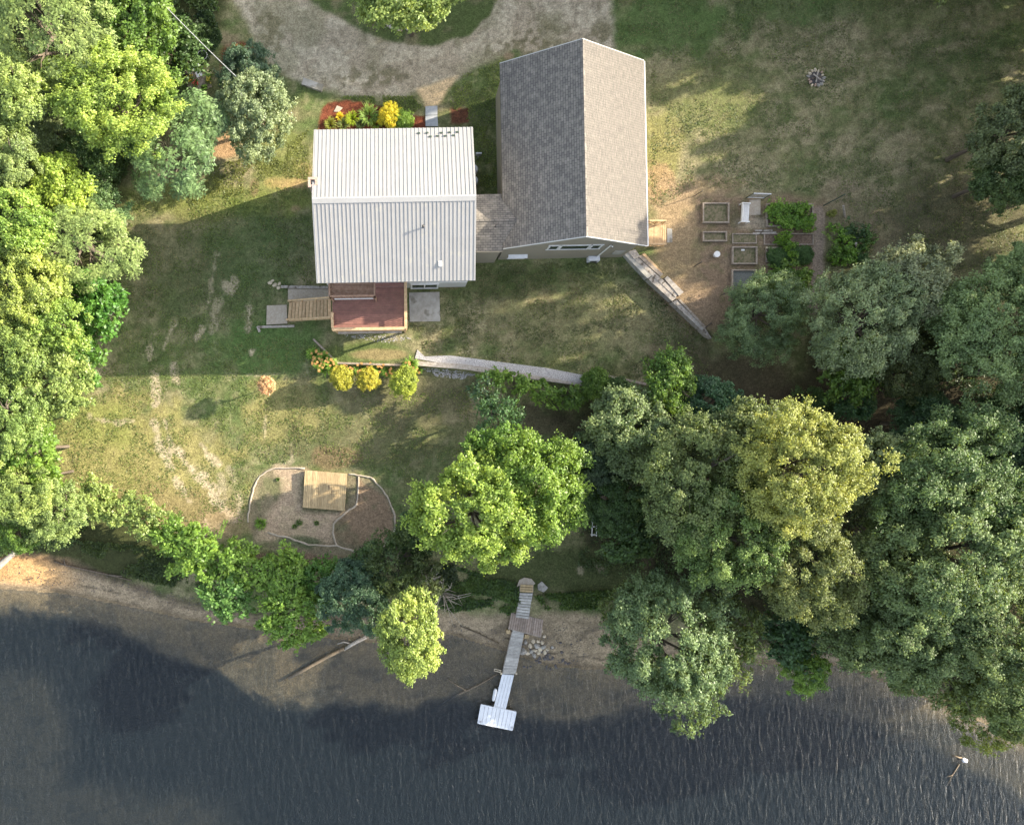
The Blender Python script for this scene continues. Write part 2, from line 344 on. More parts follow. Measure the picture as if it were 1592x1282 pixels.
def paint(x, y, z):
    k = CH / (CH - z); px = X0 + x / S * k; py = Y0 - y / S * k
    n1 = fbm(x, y, 7, 1); n2 = fbm(x, y, 1.6, 2); n3 = fbm(x, y, 0.5, 3, 3); n4 = fbm(x * 0.45 + y * 0.3, y * 1.6 - x * .5, 1.0, 9, 4); n5 = fbm(x, y, 0.25, 4, 2)
    C = np.zeros(x.shape + (3,))
    def c(r, g, b): return np.array([r, g, b])
    def mix(m, colr):
        nonlocal C
        C = C * (1 - m[..., None]) + np.asarray(colr) * m[..., None]
    green = c(.074, .100, .036); olive = c(.118, .120, .058); dry = c(.215, .185, .115); straw = c(.215, .195, .085)
    C += green
    a = n1 * .45 + n2 * .35 + n4 * .35
    mix(sst(.38, .62, a), olive)
    mix(sst(.55, .78, a + .12 * (n3 - .5)) * .75, dry)
    # small mottling
    mix(sst(.56, .72, n3) * .35, c(.2, .18, .11)); mix(sst(.45, .3, n3) * .35, c(.04, .055, .02))
    def blob(cx, cy, rx, ry, colr, st, seed=20, rough=.9):
        q = ((px - cx) / rx) ** 2 + ((py - cy) / ry) ** 2
        mix(np.clip(sst(1.35, .3, q + rough * (fbm(x, y, 1.3, seed) - .5) * 2) * st, 0, 1), colr)
    g2 = c(.06, .098, .03)
    blob(1030, 40, 130, 55, g2, .9); blob(1250, 10, 160, 30, g2, .7); blob(1400, 20, 90, 30, c(.09,.11,.04), .5)
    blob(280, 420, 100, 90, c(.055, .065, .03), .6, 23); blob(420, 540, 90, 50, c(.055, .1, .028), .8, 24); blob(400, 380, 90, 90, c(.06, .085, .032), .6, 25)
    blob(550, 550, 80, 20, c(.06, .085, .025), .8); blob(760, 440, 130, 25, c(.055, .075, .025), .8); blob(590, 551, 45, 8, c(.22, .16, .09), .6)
    blob(930, 490, 170, 60, c(.15, .14, .075), .7, 27); blob(1060, 560, 60, 40, c(.09, .075, .045), .8)
    blob(700, 440, 25, 10, c(.13, .1, .06), .8)
    blob(200, 720, 170, 110, c(.19, .17, .065), .75, 28); blob(140, 660, 80, 40, c(.14, .155, .045), .7, 29); blob(450, 640, 90, 50, c(.19, .17, .07), .7, 30)
    blob(250, 790, 120, 35, c(.15, .12, .06), .7, 36)
    blob(560, 690, 120, 45, c(.07, .075, .035), .7, 31); blob(520, 710, 40, 18, c(.15, .1, .06), .6)
    blob(650, 620, 110, 50, c(.085, .08, .045), .8, 32); blob(830, 650, 60, 30, c(.075, .065, .04), .9)
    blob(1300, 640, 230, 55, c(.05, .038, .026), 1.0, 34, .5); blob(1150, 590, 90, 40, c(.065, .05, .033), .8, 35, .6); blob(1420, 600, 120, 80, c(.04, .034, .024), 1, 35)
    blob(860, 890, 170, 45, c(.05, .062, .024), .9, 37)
    blob(1480, 360, 120, 90, c(.07, .065, .04), .75, 38); blob(1330, 330, 60, 60, c(.16, .125, .085), .6, 39)
    # right of the garage: bare patches
    blob(1030, 240, 35, 75, c(.17, .16, .06), .8, 40); blob(1090, 150, 90, 60, c(.11, .12, .045), .5, 41)
    blob(1022, 285, 24, 34, c(.26, .17, .1), .7, 42, 1.6); blob(1100, 290, 55, 20, c(.22, .16, .1), .7, 43, 1.5); blob(1050, 345, 45, 65, c(.23, .165, .105), .85, 44); blob(1060, 430, 55, 60, c(.19, .14, .085), .8, 48)
    blob(1090, 460, 55, 55, c(.18, .13, .085), .85, 45); blob(1100, 480, 30, 30, c(.2, .14, .1), .5, 46)
    gm = sst(8, -10, poly_sd(px, py, GARDEN) + 14 * (n2 - .5)); mix(gm * .9, c(.16, .115, .08)); mix(gm * sst(.5, .65, n3) * .5, c(.1, .1, .045))
    pth = sst(11, 6, line_d(px, py, [(1272, 330), (1274, 380), (1268, 450), (1262, 480)]) + 6 * (n3 - .5)); mix(pth * .8, c(.22, .175, .14))
    blob(1172, 345, 28, 12, c(.24, .2, .15), .8, 47)
    # bare patch by lit grass beside house
    blob(345, 228, 26, 20, c(.3, .19, .11), .85, 50, .8); blob(440, 285, 32, 12, c(.3, .2, .1), .8, 51); blob(460, 270, 22, 26, c(.24, .17, .08), .5, 52)
    blob(330, 310, 190, 30, c(.13, .15, .035), .6, 53); blob(430, 240, 60, 45, c(.12, .14, .04), .6, 54)
    blob(395, 290, 8, 14, c(.15,.1,.06), .6); blob(460, 325, 10, 6, c(.24,.17,.1), .7); blob(300, 335, 60, 14, c(.1,.1,.04), .5)
    blob(370, 80, 28, 16, c(.1, .03, .018), 1, 55, .5); blob(352, 105, 10, 28, c(.1, .03, .018), .9, 56, .5); blob(355, 60, 18, 12, c(.19, .14, .1), .5)
    # streaks of bare soil on the west lawn and one painted slot of sunlight
    br = c(.29, .245, .17)
    for P, wd, st in [([(241, 580), (243, 625)], 5, .9), ([(240, 655), (248, 690)], 6, .8), ([(250, 690), (262, 720), (275, 745), (292, 778)], 6, .85), ([(255, 655), (262, 675), (268, 700)], 4.5, .75),
                      ([(283, 705), (300, 730), (318, 748), (330, 768), (345, 785), (362, 802)], 6.5, .95), ([(312, 690), (328, 712), (340, 722)], 4, .8), ([(300, 735), (285, 715)], 4, .8),
                      ([(158, 655), (190, 656), (207, 655)], 4, .7), ([(140, 648), (160, 655)], 3, .5), ([(270, 565), (274, 590)], 4.5, .9), ([(233, 535), (233, 555)], 4, .8), ([(272, 500), (255, 540)], 3.5, .7),
                      ([(315, 510), (305, 525)], 3.5, .8), ([(336, 395), (328, 440), (325, 470)], 4, .5), ([(335, 470), (335, 505)], 8, .5), ([(350, 445), (362, 448)], 7, .8), ([(364, 432), (366, 448)], 3, .6),
                      ([(388, 478), (386, 512)], 4.5, .85), ([(391, 545), (391, 550)], 4, .9), ([(345, 740), (352, 775)], 5, .5), ([(370, 770), (372, 800)], 5, .7), ([(318, 810), (325, 820)], 4, .7), ([(355, 730), (365, 745)], 4, .5),
                      ([(413, 640), (411, 690)], 2, .5), ([(395, 585), (440, 580)], 1.5, .5), ([(350, 583), (400, 583)], 1.2, .4),  # last two strokes: sunlight through the deck gap, painted as pale colour
                      ([(452, 690), (455, 718), (430, 724)], 2.5, .6), ([(1350, 700), (1352, 701)], 3, .2), ([(1285, 65), (1287, 66)], 3, .6), ([(900, 885), (905, 893)], 5, .6), ([(930, 880), (938, 886)], 5, .6)]:
        m = sst(wd * 1.25, wd * .4, line_d(px, py, P) + wd * 2.6 * (n3 - .5) + wd * 3.2 * (n2 - .5)); mix(m * st, br)
    # driveway
    dd = poly_sd(px, py, DRIVE) + 14 * (n2 - .5) + 8 * (n3 - .5); isl = poly_sd(px, py, ISLAND) + 10 * (n2 - .5) + 6 * (n3 - .5)
    dm = sst(8, -8, dd) * sst(-6, 6, isl)
    mix(dm, c(.25, .215, .165)); mix(dm * sst(.48, .62, n2 * .6 + n4 * .5) * .6, c(.34, .305, .24)); mix(dm * sst(.5, .7, n5 * .6 + n3 * .45) * .55, c(.13, .115, .085)); mix(dm * sst(.5, .66, fbm(x, y, 3, 77)) * .45, c(.12, .12, .07))
    for cx, cy, rx, ry in [(790, 80, 55, 30), (850, 60, 40, 35), (935, 60, 18, 50), (420, 60, 30, 50), (560, 120, 70, 20)]:
        q = ((px - cx) / rx) ** 2 + ((py - cy) / ry) ** 2; mix(dm * sst(1.2, .3, q + (n2 - .5) * 1.5) * sst(.4, .55, n3) * .8, c(.11, .1, .06))
    im = sst(3, -3, isl) * sst(3, -3, poly_sd(px, py, [(400, -40), (900, -40), (900, 140), (400, 140)]))
    mix(im * .85, c(.045, .065, .022)); mix(im * sst(.55, .7, n2) * .5, c(.16, .13, .09))
    blob(800, 85, 12, 8, c(.06, .09, .03), .8); blob(790, 88, 10, 8, c(.2, .13, .1), .6)
    sp = sst(4, -4, poly_sd(px, py, SANDP) + 5 * (n3 - .5)); mix(sp, c(.4, .3, .185))
    mm = sst(2, -2, poly_sd(px, py, MULCH) + 4 * (n3 - .5)); mc = c(.1, .032, .018) + 0 * n5[..., None]; mc = mc * (0.55 + 1.1 * n5[..., None]); mix(mm, mc)
    mm = sst(2, -2, poly_sd(px, py, MULCH2) + 5 * (n3 - .5)); mix(mm, mc * .8); blob(710, 182, 38, 24, c(.1, .075, .05), .25)
    # play area
    pm = sst(3, -3, poly_sd(px, py, PLAY) + 5 * (n3 - .5)); mix(pm * .85, c(.15, .125, .085)); mix(pm * sst(.5, .62, n2) * .6, c(.075, .09, .04))
    m = sst(8, -8, poly_sd(px, py, PLAYSAND) + 18 * (n2 - .5)); mix(m, c(.28, .215, .155)); mix(m * sst(.5, .62, n2 * .5 + n3 * .5) * .5, c(.24, .2, .13))
    m = sst(3, -3, poly_sd(px, py, PLAYBROWN) + 6 * (n3 - .5)); mix(m * .95, c(.175, .125, .085)); mix(m * sst(.45, .6, n1 * .3 + n2 * .7) * .65, c(.085, .095, .05))
    blob(465, 842, 40, 10, c(.06, .08, .04), .8); blob(350, 815, 60, 25, c(.2, .14, .09), .5, 60); blob(440, 870, 90, 12, c(.12, .075, .055), .8, 61)
    blob(570, 800, 25, 40, c(.05, .05, .03), .0)
    # forest floor
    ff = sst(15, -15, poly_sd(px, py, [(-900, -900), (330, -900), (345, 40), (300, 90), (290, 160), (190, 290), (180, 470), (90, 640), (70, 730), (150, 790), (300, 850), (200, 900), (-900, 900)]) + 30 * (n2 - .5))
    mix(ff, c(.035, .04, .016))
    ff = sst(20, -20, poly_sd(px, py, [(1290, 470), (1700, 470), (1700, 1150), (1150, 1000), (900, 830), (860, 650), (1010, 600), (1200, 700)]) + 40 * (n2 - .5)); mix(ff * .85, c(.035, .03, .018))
    # riverbank
    u = X0 + x / S; v = Y0 - y / S; d = v - np.interp(u, SHU, SHV)
    lim = np.interp(u, [-100, 0, 100, 250, 400, 560, 700, 800, 900, 960, 1100], [-60, -62, -50, -30, -25, -40, -40, -60, -95, -95, -25])
    b = sst(-10, 10, d - lim + 26 * (n2 - .5)); mix(b, c(.22, .175, .12)); mix(b * sst(.5, .66, n2) * .5, c(.14, .11, .075)); mix(b * sst(.56, .7, n4) * .45, c(.06, .05, .04))
    lef = sst(120, 40, u) * b; mix(lef * .8 * sst(0, -20, d), c(.42, .25, .11))  # sunlit orange of the left sand is put into its colour
    band = sst(-14, 0, d - lim + 10 * (n3 - .5)) * sst(14, 0, d - lim + 10 * (n3 - .5)) * sst(720, 620, u); mix(band * .6, c(.04, .03, .025))
    wet = sst(-9, -3, d + 9 * (n3 - .5)) * sst(5, 0, d); mix(wet * .55, c(.07, .055, .04)); dl = sst(2.5, .5, np.abs(d + 20 + 14 * (n2 - .5))) * sst(.45, .6, n3); mix(dl * b * .8, c(.05, .04, .03))
    r = sst(-6, 10, d + 8 * (n2 - .5)); mix(r, c(.21, .155, .085)); mix(r * sst(.48, .62, n2 * .6 + n4 * .4) * .6, c(.085, .072, .045)); mix(r * sst(.6, .72, n3 * .5 + n2 * .5) * .5, c(.24, .19, .12))
    C = C * np.array([1.3, 1.32, 1.3]); return np.clip(C, 0.004, 1), px, py, d, dm, pm, dd

def axis(lo, hi, step, far):
    a = list(np.arange(lo, hi + 1e-6, step)); g = step
    p = hi
    while p < far: g *= 1.35; p += g; a.append(p)
    g = step; p = lo
    while p > -far: g *= 1.35; p -= g; a.insert(0, p)
    return np.array(a)
def make_ground():
    st = 0.15
    xs = axis(-39, 57, st, 800); ys = axis(-39, 38, st, 800)
    X, Y = np.meshgrid(xs, ys); Z = T(X, Y)
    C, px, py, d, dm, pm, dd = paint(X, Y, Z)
    nx, ny = len(xs), len(ys)
    cat = np.zeros((ny, nx), int); cat[dm > .5] = 1; cat[pm > .5] = 2; cat[d > -60] = 3; cat[d > 2] = 4
    idx = np.arange(nx * ny).reshape(ny, nx)
    F = np.stack([idx[:-1, :-1], idx[:-1, 1:], idx[1:, 1:], idx[1:, :-1]], -1).reshape(-1, 4)
    FC = cat[:-1, :-1].ravel()
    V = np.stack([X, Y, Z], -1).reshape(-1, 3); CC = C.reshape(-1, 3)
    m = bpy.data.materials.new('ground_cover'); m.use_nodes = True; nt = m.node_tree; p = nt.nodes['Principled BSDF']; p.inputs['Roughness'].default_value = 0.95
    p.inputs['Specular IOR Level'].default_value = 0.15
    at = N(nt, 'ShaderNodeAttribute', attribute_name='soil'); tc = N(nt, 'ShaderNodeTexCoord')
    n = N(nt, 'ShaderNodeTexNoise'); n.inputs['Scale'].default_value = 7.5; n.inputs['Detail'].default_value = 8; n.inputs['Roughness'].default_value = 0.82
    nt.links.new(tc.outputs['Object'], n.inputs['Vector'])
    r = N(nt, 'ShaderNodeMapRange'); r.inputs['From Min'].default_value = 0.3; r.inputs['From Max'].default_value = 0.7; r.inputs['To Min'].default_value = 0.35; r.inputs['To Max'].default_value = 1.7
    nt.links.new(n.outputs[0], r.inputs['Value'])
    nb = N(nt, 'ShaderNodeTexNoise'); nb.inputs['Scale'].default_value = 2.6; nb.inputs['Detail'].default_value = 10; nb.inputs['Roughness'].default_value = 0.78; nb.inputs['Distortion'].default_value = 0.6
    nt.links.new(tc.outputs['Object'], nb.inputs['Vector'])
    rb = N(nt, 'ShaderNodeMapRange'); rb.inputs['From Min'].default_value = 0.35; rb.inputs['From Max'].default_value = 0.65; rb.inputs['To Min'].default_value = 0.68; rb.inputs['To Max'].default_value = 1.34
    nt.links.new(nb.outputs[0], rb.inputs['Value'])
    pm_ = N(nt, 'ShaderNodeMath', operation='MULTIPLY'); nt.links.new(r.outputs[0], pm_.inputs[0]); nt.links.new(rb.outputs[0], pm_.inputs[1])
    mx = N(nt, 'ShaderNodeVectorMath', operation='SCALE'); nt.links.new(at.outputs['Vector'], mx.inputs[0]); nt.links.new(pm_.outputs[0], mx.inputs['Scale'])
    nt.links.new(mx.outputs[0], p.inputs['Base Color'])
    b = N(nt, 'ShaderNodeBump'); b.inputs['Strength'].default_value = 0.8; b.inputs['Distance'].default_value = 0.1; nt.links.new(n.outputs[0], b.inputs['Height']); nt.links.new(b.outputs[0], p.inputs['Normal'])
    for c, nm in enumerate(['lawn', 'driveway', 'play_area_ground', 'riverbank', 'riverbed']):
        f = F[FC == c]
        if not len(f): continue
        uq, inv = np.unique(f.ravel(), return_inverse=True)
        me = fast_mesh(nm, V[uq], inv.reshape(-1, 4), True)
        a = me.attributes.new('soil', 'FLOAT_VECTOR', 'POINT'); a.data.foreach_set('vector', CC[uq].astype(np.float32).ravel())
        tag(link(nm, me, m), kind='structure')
make_ground()

# ------------------------------------------------------------------ water
def make_water():
    m = bpy.data.materials.new('river_water'); m.use_nodes = True; nt = m.node_tree; nt.nodes.clear()
    out = N(nt, 'ShaderNodeOutputMaterial'); tc = N(nt, 'ShaderNodeTexCoord'); mp = N(nt, 'ShaderNodeMapping')
    mp.inputs['Rotation'].default_value = (0, 0, R_(-22)); mp.inputs['Scale'].default_value = (1.0, 0.3, 1)
    nt.links.new(tc.outputs['Object'], mp.inputs[0])
    n = N(nt, 'ShaderNodeTexNoise'); n.inputs['Scale'].default_value = 2.4; n.inputs['Detail'].default_value = 5; n.inputs['Distortion'].default_value = 0.5; n.inputs['Roughness'].default_value = 0.6; nt.links.new(mp.outputs[0], n.inputs['Vector'])
    b = N(nt, 'ShaderNodeBump'); b.inputs['Strength'].default_value = 1.0; b.inputs['Distance'].default_value = 0.21; nt.links.new(n.outputs[0], b.inputs['Height'])
    big = N(nt, 'ShaderNodeTexNoise'); big.inputs['Scale'].default_value = 0.12; big.inputs['Detail'].default_value = 3; nt.links.new(tc.outputs['Object'], big.inputs['Vector'])
    ge = N(nt, 'ShaderNodeNewGeometry'); dt = N(nt, 'ShaderNodeVectorMath', operation='DOT_PRODUCT'); nt.links.new(b.outputs[0], dt.inputs[0]); nt.links.new(ge.outputs['Incoming'], dt.inputs[1])
    ab = N(nt, 'ShaderNodeMath', operation='ABSOLUTE'); nt.links.new(dt.outputs['Value'], ab.inputs[0])
    om = N(nt, 'ShaderNodeMath', operation='SUBTRACT'); om.inputs[0].default_value = 1; om.use_clamp = True; nt.links.new(ab.outputs[0], om.inputs[1])
    pw = N(nt, 'ShaderNodeMath', operation='POWER'); pw.inputs[1].default_value = 5; nt.links.new(om.outputs[0], pw.inputs[0])
    fr = N(nt, 'ShaderNodeMath', operation='MULTIPLY_ADD'); fr.inputs[1].default_value = 0.97; fr.inputs[2].default_value = 0.025; nt.links.new(pw.outputs[0], fr.inputs[0])
    gl = N(nt, 'ShaderNodeBsdfGlossy'); gl.inputs['Roughness'].default_value = 0.16; gl.inputs['Color'].default_value = (1, 1, 1, 1); nt.links.new(b.outputs[0], gl.inputs['Normal'])
    tr = N(nt, 'ShaderNodeBsdfTransparent'); tr.inputs[0].default_value = (0.93, 0.95, 0.95, 1)
    df = N(nt, 'ShaderNodeBsdfDiffuse'); df.inputs[0].default_value = (0.026, 0.042, 0.055, 1); nt.links.new(b.outputs[0], df.inputs['Normal'])
    m1 = N(nt, 'ShaderNodeMixShader'); m1.inputs[0].default_value = 0.24; nt.links.new(tr.outputs[0], m1.inputs[1]); nt.links.new(df.outputs[0], m1.inputs[2])
    m2 = N(nt, 'ShaderNodeMixShader'); nt.links.new(fr.outputs[0], m2.inputs[0]); nt.links.new(m1.outputs[0], m2.inputs[1]); nt.links.new(gl.outputs[0], m2.inputs[2])
    nt.links.new(m2.outputs[0], out.inputs['Surface'])
    va = N(nt, 'ShaderNodeVolumeAbsorption'); va.inputs['Color'].default_value = (0.2, 0.26, 0.34, 1); va.inputs['Density'].default_value = 1.05
    nt.links.new(va.outputs[0], out.inputs['Volume'])
    mb = MB(); mb.box(-790, 790, -790, -8, -9, WATER_Z)
    tag(mb.build('water', m), kind='structure')
make_water()

# ------------------------------------------------------------------ foliage generators
def unit(v): return v / (np.linalg.norm(v, axis=-1, keepdims=True) + 1e-9)
def leaf_arrays(P, Nn, A, L, Wd, droop=0.15):
    """one diamond leaf per point"""
    A = unit(A - (A * Nn).sum(-1, keepdims=True) * Nn); Sd = np.cross(Nn, A)
    L = np.asarray(L).reshape(-1, 1); Wd = np.asarray(Wd).reshape(-1, 1)
    dz = np.zeros_like(P); dz[:, 2] = 1
    v0 = P; v1 = P + A * L * .5 + Sd * Wd * .5; v2 = P + A * L - dz * L * droop; v3 = P + A * L * .5 - Sd * Wd * .5
    V = np.stack([v0, v1, v2, v3], 1).reshape(-1, 3)
    F = np.arange(len(P) * 4).reshape(-1, 4)
    return V, F
def rdir(n, r): return unit(r.normal(size=(n, 3)))
def crown_mesh(kind, Rr, seed):
    r = np.random.default_rng(seed)
    # lumpy outline
    lobes = rdir(9, r); lobes[:, 2] = np.abs(lobes[:, 2]) * .7; amp = r.uniform(-.34, .34, 9)
    def lump(D):
        s = np.ones(len(D))
        for i in range(9): s += amp[i] * np.exp(-((1 - (D @ lobes[i])) / .16))
        return s
    P = dict(maple=(1.2, .16, .2, .15, 1.0, .74), fine=(1.0, .14, .14, .10, 1.3, .8), willow=(.9, .2, .3, .09, .9, .75), lacy=(1.1, .14, .17, .11, 1.0, .75), vine=(.7, .2, .3, .2, 1.0, .6), sumac=(.9, .0, .62, .17, 1.0, .72), globe=(2.2, .2, .14, .09, 1.3, .8))[kind]
    if kind == 'globe': amp = amp * .35
    hz = P[5]
    if kind == 'sumac':
        n = int(22 * Rr * Rr / 4)
        D = rdir(n * 2, r); D = D[D[:, 2] > -.15][:n]; n = len(D)
        rad = Rr * lump(D) * r.uniform(.72, 1.0, n); C = D * rad[:, None]; C[:, 2] *= hz
        Vs = []; Fs = []
        for k in range(11):
            an = r.uniform(0, 6.283, n) if k == 0 else an + 6.283 / 11 * 1.0 + r.normal(0, .2, n)
            out = np.stack([np.cos(an), np.sin(an), r.uniform(-.15, .35, n)], -1); out = unit(out + D * .35)
            L = r.uniform(.6, .95, n)
            # leaflets in two rows
            for j in range(5):
                t = .15 + j * .17
                for sgn in (-1, 1):
                    sd = np.cross(out, np.array([0, 0, 1.0])); sd = unit(sd)
                    p = C + out * (L * t)[:, None]; p[:, 2] -= (L * t * t * .35)
                    A = unit(out * .55 + sd * sgn)
                    Nn = unit(np.array([0, 0, 1.0]) + D * .3 + r.normal(0, .2, (n, 3)))
                    v, f = leaf_arrays(p, Nn, A, L * .34, L * .13, .25); Vs.append(v); Fs.append(f)
        off = 0; F = []
        for v, f in zip(Vs, Fs): F.append(f + off); off += len(v)
        return np.concatenate(Vs), np.concatenate(F)
    rc = Rr * P[1] if Rr < 5 else Rr * P[1] * .8
    rc = max(rc, .22 if kind == 'globe' else .45)
    nc = int(P[0] * 4.2 * (Rr / rc) ** 2 * .75)
    D = rdir(nc * 2, r); D = D[D[:, 2] > -.35][:nc]; nc = len(D)
    rad = Rr * lump(D) * (1.06 - .5 * r.random(nc) ** 1.7); rad -= rc * .6; rad = rad * (1.0 if kind == 'globe' else np.where(r.random(nc) < .1, 1.14, 1.0))
    C = D * rad[:, None]; C[:, 2] *= hz
    C += r.normal(0, rc * .2, C.shape)
    # drop clusters for gaps
    keep = r.random(nc) > .14; C = C[keep]; D = D[keep]; nc = len(C)
    rcs = rc * r.uniform(.5, 1.3, nc)
    sub = 8
    SD = rdir(nc * sub, r); Dr = np.repeat(D, sub, 0); SD = unit(SD + Dr * .55 + np.array([0, 0, .35]))
    SC = np.repeat(C, sub, 0) + SD * (np.repeat(rcs, sub) * (.3 + .85 * np.abs(r.normal(0, .75, nc * sub))))[:, None] * np.array([1, 1, .8])
    rs = np.repeat(rcs, sub) * .42
    ll = P[2] * (0.8 if Rr < 2.2 else 1.0)
    nl = int(max(6, 1.1 * (rc * .42 / ll) ** 2 * 26) * P[4])
    nl = min(nl, 46)
    LD = rdir(len(SC) * nl, r); SDr = np.repeat(SD, nl, 0); LD = unit(LD + SDr * .6)
    LP = np.repeat(SC, nl, 0) + LD * (np.repeat(rs, nl) * (.35 + .95 * np.abs(r.normal(0, .75, len(LD)))))[:, None]
    Nn = unit(LD * .7 + np.array([0, 0, .7]) + r.normal(0, .45, LD.shape))
    A = unit(LD + r.normal(0, .5, LD.shape))
    dr = .15
    if kind == 'willow':
        A = unit(LD * .4 + SDr * .6 + np.array([0, 0, -.9]) + r.normal(0, .3, LD.shape)); Nn = unit(LD + r.normal(0, .3, LD.shape)); dr = .2
    if kind == 'vine':
        A = unit(SDr + r.normal(0, .4, LD.shape) + np.array([0, 0, -.2]))
    L = ll * r.uniform(.6, 1.25, len(LP)); Wd = P[3] * r.uniform(.7, 1.3, len(LP)) * (0.8 if Rr < 2.2 else 1)
    V, F = leaf_arrays(LP, Nn, A, L, Wd, dr)
    if kind == 'vine':   # arching shoots standing out of the mass
        ns = int(10 * Rr * Rr / 4); sh = rdir(ns, r); sh[:, 2] = abs(sh[:, 2]); base = sh * (Rr * lump(sh) * .85)[:, None]; base[:, 2] *= hz
        tn = unit(r.normal(size=(ns, 3)) * [1, 1, .2] + sh * .6); Vs = [V]; Fs = [F]; off = len(V)
        for j in range(12):
            t = j / 11.0
            p = base + tn * (t * 1.1) + np.array([0, 0, 1.0]) * (.55 * t - .75 * t * t)
            for sg in (-1, 1):
                sdv = unit(np.cross(tn, [0, 0, 1.0]))
                v, f = leaf_arrays(p, unit(np.array([0, 0, 1.0]) + r.normal(0, .25, (ns, 3))), unit(tn * .5 + sdv * sg), np.full(ns, .2), np.full(ns, .11), .1)
                Vs.append(v); Fs.append(f + off); off += len(v)
        V = np.concatenate(Vs); F = np.concatenate(Fs)
    return V, F
CROWNS = {}
def crown(kind, Rr, idx):
    if Rr < 1.25 and kind == 'fine': kind = 'globe'
    sizes = [1.0, 1.7, 2.8, 4.2, 6.2]
    c = min(sizes, key=lambda s: abs(math.log(Rr / s)))
    nvar = 3 if c < 5 else 2
    key = (kind, c, idx % nvar)
    if key not in CROWNS:
        V, F = crown_mesh(kind, c, hash((kind == 'maple', len(kind), ord(kind[0]), int(c * 10), idx % nvar)) % 100000)
        me = fast_mesh('crown_' + kind, V, F); me.materials.append(M['leaf']); CROWNS[key] = me
    return CROWNS[key], Rr / c
TRUNKS = {}
def trunk_mesh(i):
    if i in TRUNKS: return TRUNKS[i]
    r = random.Random(100 + i); mb = MB()
    # unit tree: crown centre at z=1 (crown radius 1 horizontally)
    mb.tube([(0, 0, -.03), (.02, .01, .3), (-.02, .03, .7), (.03, 0, 1.1)], [.085, .062, .05, .02], 8)
    for k in range(9):
        a = k * 2.4 + r.uniform(-.3, .3); z0 = r.uniform(.45, .9); L = r.uniform(.55, .88)
        e = Vector((math.cos(a) * L, math.sin(a) * L, z0 + r.uniform(.1, .4)))
        m = Vector((e.x * .45, e.y * .45, z0 + (e.z - z0) * .65))
        mb.tube([(0, 0, z0), m, e], [.035, .022, .006], 5, False)
        for q in range(3):
            b = a + r.uniform(-.9, .9); e2 = m + Vector((math.cos(b) * .38, math.sin(b) * .38, r.uniform(.0, .25)))
            mb.tube([m, (m + e2) / 2 + Vector((0, 0, .03)), e2], [.014, .009, .003], 4, False)
    me = bpy.data.meshes.new('trunk'); me.from_pydata(mb.v, [], mb.f); me.materials.append(M['bark'])
    for p in me.polygons: p.use_smooth = True
    TRUNKS[i] = me; return me
CNT = [0]
def tree(px, py, rp, ztop, kind, colr, label, name='tree', cat='tree', group=None, sq=1.0, sx=1.0, rot=None, trunk=True, part='crown'):
    CNT[0] += 1; i = CNT[0]; r = random.Random(i * 31)
    zc = ztop - .5 * rp * S * .9
    c = W(px, py, zc); Rr = rp * S * (CH - zc) / CH
    g = Tz(c.x, c.y); g = max(g, -3.6)
    zc = max(zc, g + .35 * Rr)
    root = empty(name, (c.x, c.y, g)); tag(root, label, cat, group)
    if sx == 1.0: sx = r.uniform(.9, 1.12)
    me, s = crown(kind, Rr, i)
    o = link(part, me, None, root, (0, 0, zc - g)); o.scale = (s * sx, s / sx, s * sq); o.rotation_euler = (0, 0, r.uniform(0, 6.28) if rot is None else rot)
    o.color = (*colr, 1)
    if trunk:
        t = link('trunk' if name != 'shrub' else 'stem', trunk_mesh(i % 4), None, root); t.scale = (Rr * .9, Rr * .9, max(zc - g, .3)); t.rotation_euler = (0, 0, r.uniform(0, 6.28))
    return root
